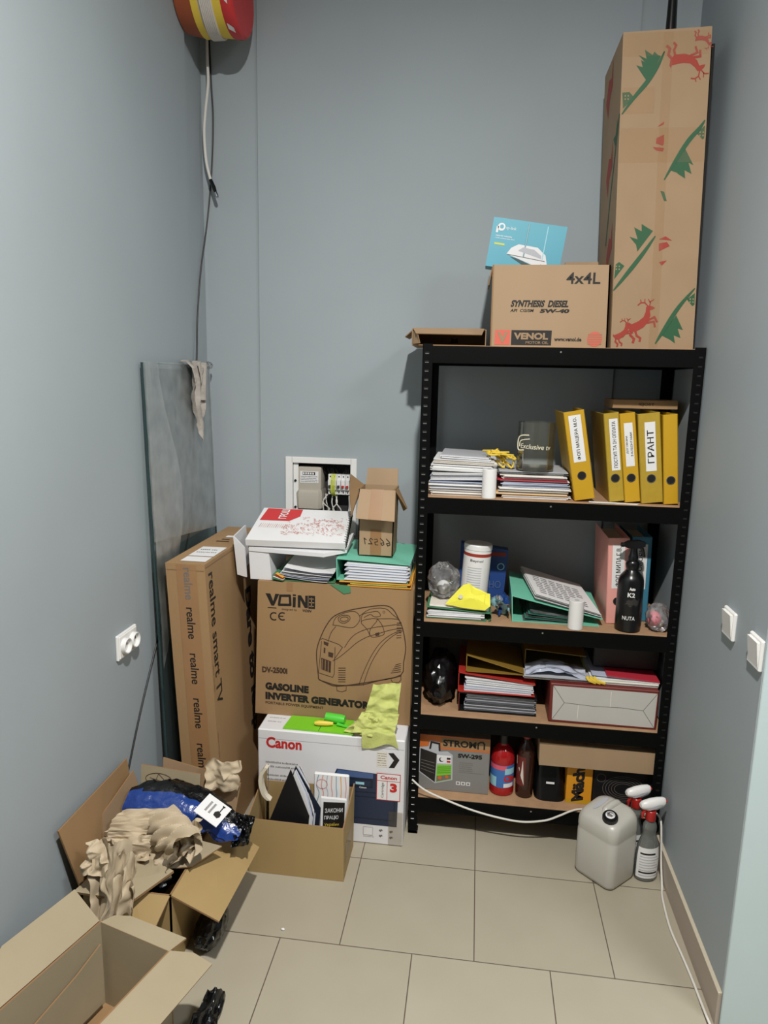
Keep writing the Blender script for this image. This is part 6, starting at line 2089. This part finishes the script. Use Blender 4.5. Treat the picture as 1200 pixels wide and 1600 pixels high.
q.box(-.432, -.326, yw + .050, yb - .02, 1.095, 1.118, 'wire_blue', .002)
for k in range(7):
    q.box(-.428 + k * .0145, -.419 + k * .0145, yw + .042, yw + .052, 1.098, 1.114, 'white_plastic' if k > 1 else 'wire_blue', .001)
q.build('terminal_strip', c)
wr = MB()
rnd = random.Random(3)
for k in range(4):
    x = -.402 + k * .005
    wr.tube(smooth([(x, yw + .026, 1.292), (x + .001, yw + .010, 1.27), (x, yw + .010, 1.22), (x + .002, yw + .030, 1.20)], 5), .002, 'wire_yg', 6)
for k in range(8):
    x = -.43 + k * .013
    wr.tube(smooth([(x, yw + .05, 1.290), (x + rnd.uniform(-.02, .02), yw + .04, 1.312), (x + rnd.uniform(-.03, .03), yw + .055, 1.334)], 5), .0028, 'cable_black', 6)
for k in range(6):
    x = -.432 + k * .010
    wr.tube(smooth([(x, yw + .05, 1.204), (x + rnd.uniform(-.02, .02), yw + .036, 1.17), (x + rnd.uniform(-.03, .02), yw + .04, 1.14), (x + rnd.uniform(-.02, .02), yw + .05, 1.116)], 5), .0026, rnd.choice(['cable_white', 'cable_black', 'cable_white']), 6)
for k in range(2):
    wr.tube(smooth([(-.322 - k * .006, yw + .04, 1.20), (-.320 - k * .006, yw + .026, 1.14), (-.345 - k * .006, yw + .022, 1.098), (-.41, yw + .022, 1.080 - k * .004), (-.48, yw + .030, 1.074)], 6), .005, 'cable_white', 8)
wr.tube(smooth([(-.446, yw + .03, 1.19), (-.438, yw + .02, 1.16), (-.436, yw + .03, 1.12)], 5), .003, 'cable_white', 6)
wr.build('wiring', c)

# ================================================================== cables and roll high in the left corner
b = MB()
P = smooth([(-.893, .4575, 3.05), (-.885, .4575, 2.80), (-.880, .4575, 2.66), (-.890, .4575, 2.48), (-.908, .450, 2.30), (-.921, .40, 2.10), (-.919, .345, 1.90), (-.9045, .295, 1.76), (-.9045, .255, 1.60), (-.9055, .20, 1.15), (-.9060, .05, .92), (-.9065, -.08, .81), (-.9065, -.20, .66), (-.9065, -.30, .52), (-.9065, -.373, .403), (-.9055, -.42, .33)], 6)
b.tube(P, .0032, 'cable_black', 8)
b.build('black_cable', None, 'thin black cable hanging down the left corner behind the glass pane', 'cable')
c = thing('wall_wire', 'loose white wire with taped bare end hanging below the wrapped roll', 'cable', (-.88, .42, 2.38))
MB().tube(smooth([(-.884, .42, 2.96), (-.884, .42, 2.86), (-.883, .42, 2.78), (-.896, .42, 2.68), (-.903, .42, 2.60), (-.897, .42, 2.50), (-.880, .42, 2.43)], 7), .0055, 'cable_white', 10).build('sheath', c)
MB().tube([(-.881, .42, 2.434), (-.866, .415, 2.404), (-.858, .41, 2.385)], [.0068, .0075, .006], 'bottle_black', 10).build('tape_wrap', c, 'black tape')
MB().tube([(-.861, .412, 2.392), (-.852, .408, 2.372), (-.848, .406, 2.366)], [.006, .007, .004], 'chrome', 10).build('bare_end', c)
# wrapped roll
cx, cy, cz, rr = -.79, .270, 3.008, .128
c = thing('wrapped_roll', 'orange-brown, yellow and red wrapped roll fixed high in the left corner', 'roll', (cx, cy, cz - rr))
def rollband(name, xa, xb, ra, rb, m_, label=None, parent=c):
    q = MB()
    M_ = fr((0, cy, cz), (0, 1, 0), (0, 0, 1), 0)        # local z runs along world x
    n_ = 8
    q.lathe([(ra + (rb - ra) * k / n_, xa + (xb - xa) * k / n_) for k in range(n_ + 1)], m_, M=M_, n=48)
    return q, name, label
q, _, _ = rollband('', -.906, -.842, .118, .132, 'orange_brown')
q.build('core_drum', c, 'orange-brown drum')
q, _, _ = rollband('', -.843, -.818, .134, .133, 'strap_yellow')
q.build('yellow_band', c, 'yellow band')
q = MB()
for k in range(7):
    x = -.814 + k * .0062
    q.tube([(x + .006 * math.sin(a * 2), cy + (.135) * math.cos(a), cz + .135 * math.sin(a)) for a in [2 * math.pi * j / 48 for j in range(49)]], .0046, 'string_white', 6, False)
q.lathe([(.132, -.819), (.132, -.772)], 'string_white', M=fr((0, cy, cz), (0, 1, 0), (0, 0, 1), 0), n=48)
q.build('string_winding', c, 'white string winding')
q, _, _ = rollband('', -.773, -.735, .133, .136, 'strap_yellow')
q.build('yellow_band', c, 'yellow band')
q = MB()
M_ = fr((0, cy, cz), (0, 1, 0), (0, 0, 1), 0)
q.lathe([(.136, -.737), (.139, -.728), (.139, -.708), (.137, -.700), (.130, -.694)], 'label_red', M=M_, n=48)
for a0 in (-118, -75, -160, -40):
    q.loft([[V((x_, cy + .1402 * math.sin(R(a0 + 90 + s_ + d_)) * 1.0, cz - .1402 * math.cos(R(a0 + 90 + s_ + d_)))) for x_, d_ in ((-.730, 0), (-.722, 3), (-.711, 8))] for s_ in (0, 10)], 'white_paper', caps=False, closed=False)
q.build('red_wrapper', c, 'red wrapper with white marks')
br = MB()
br.box(-.86, -.74, cy, .4615, cz + .08, cz + .10, 'black_steel', .002)
br.build('bracket', c)
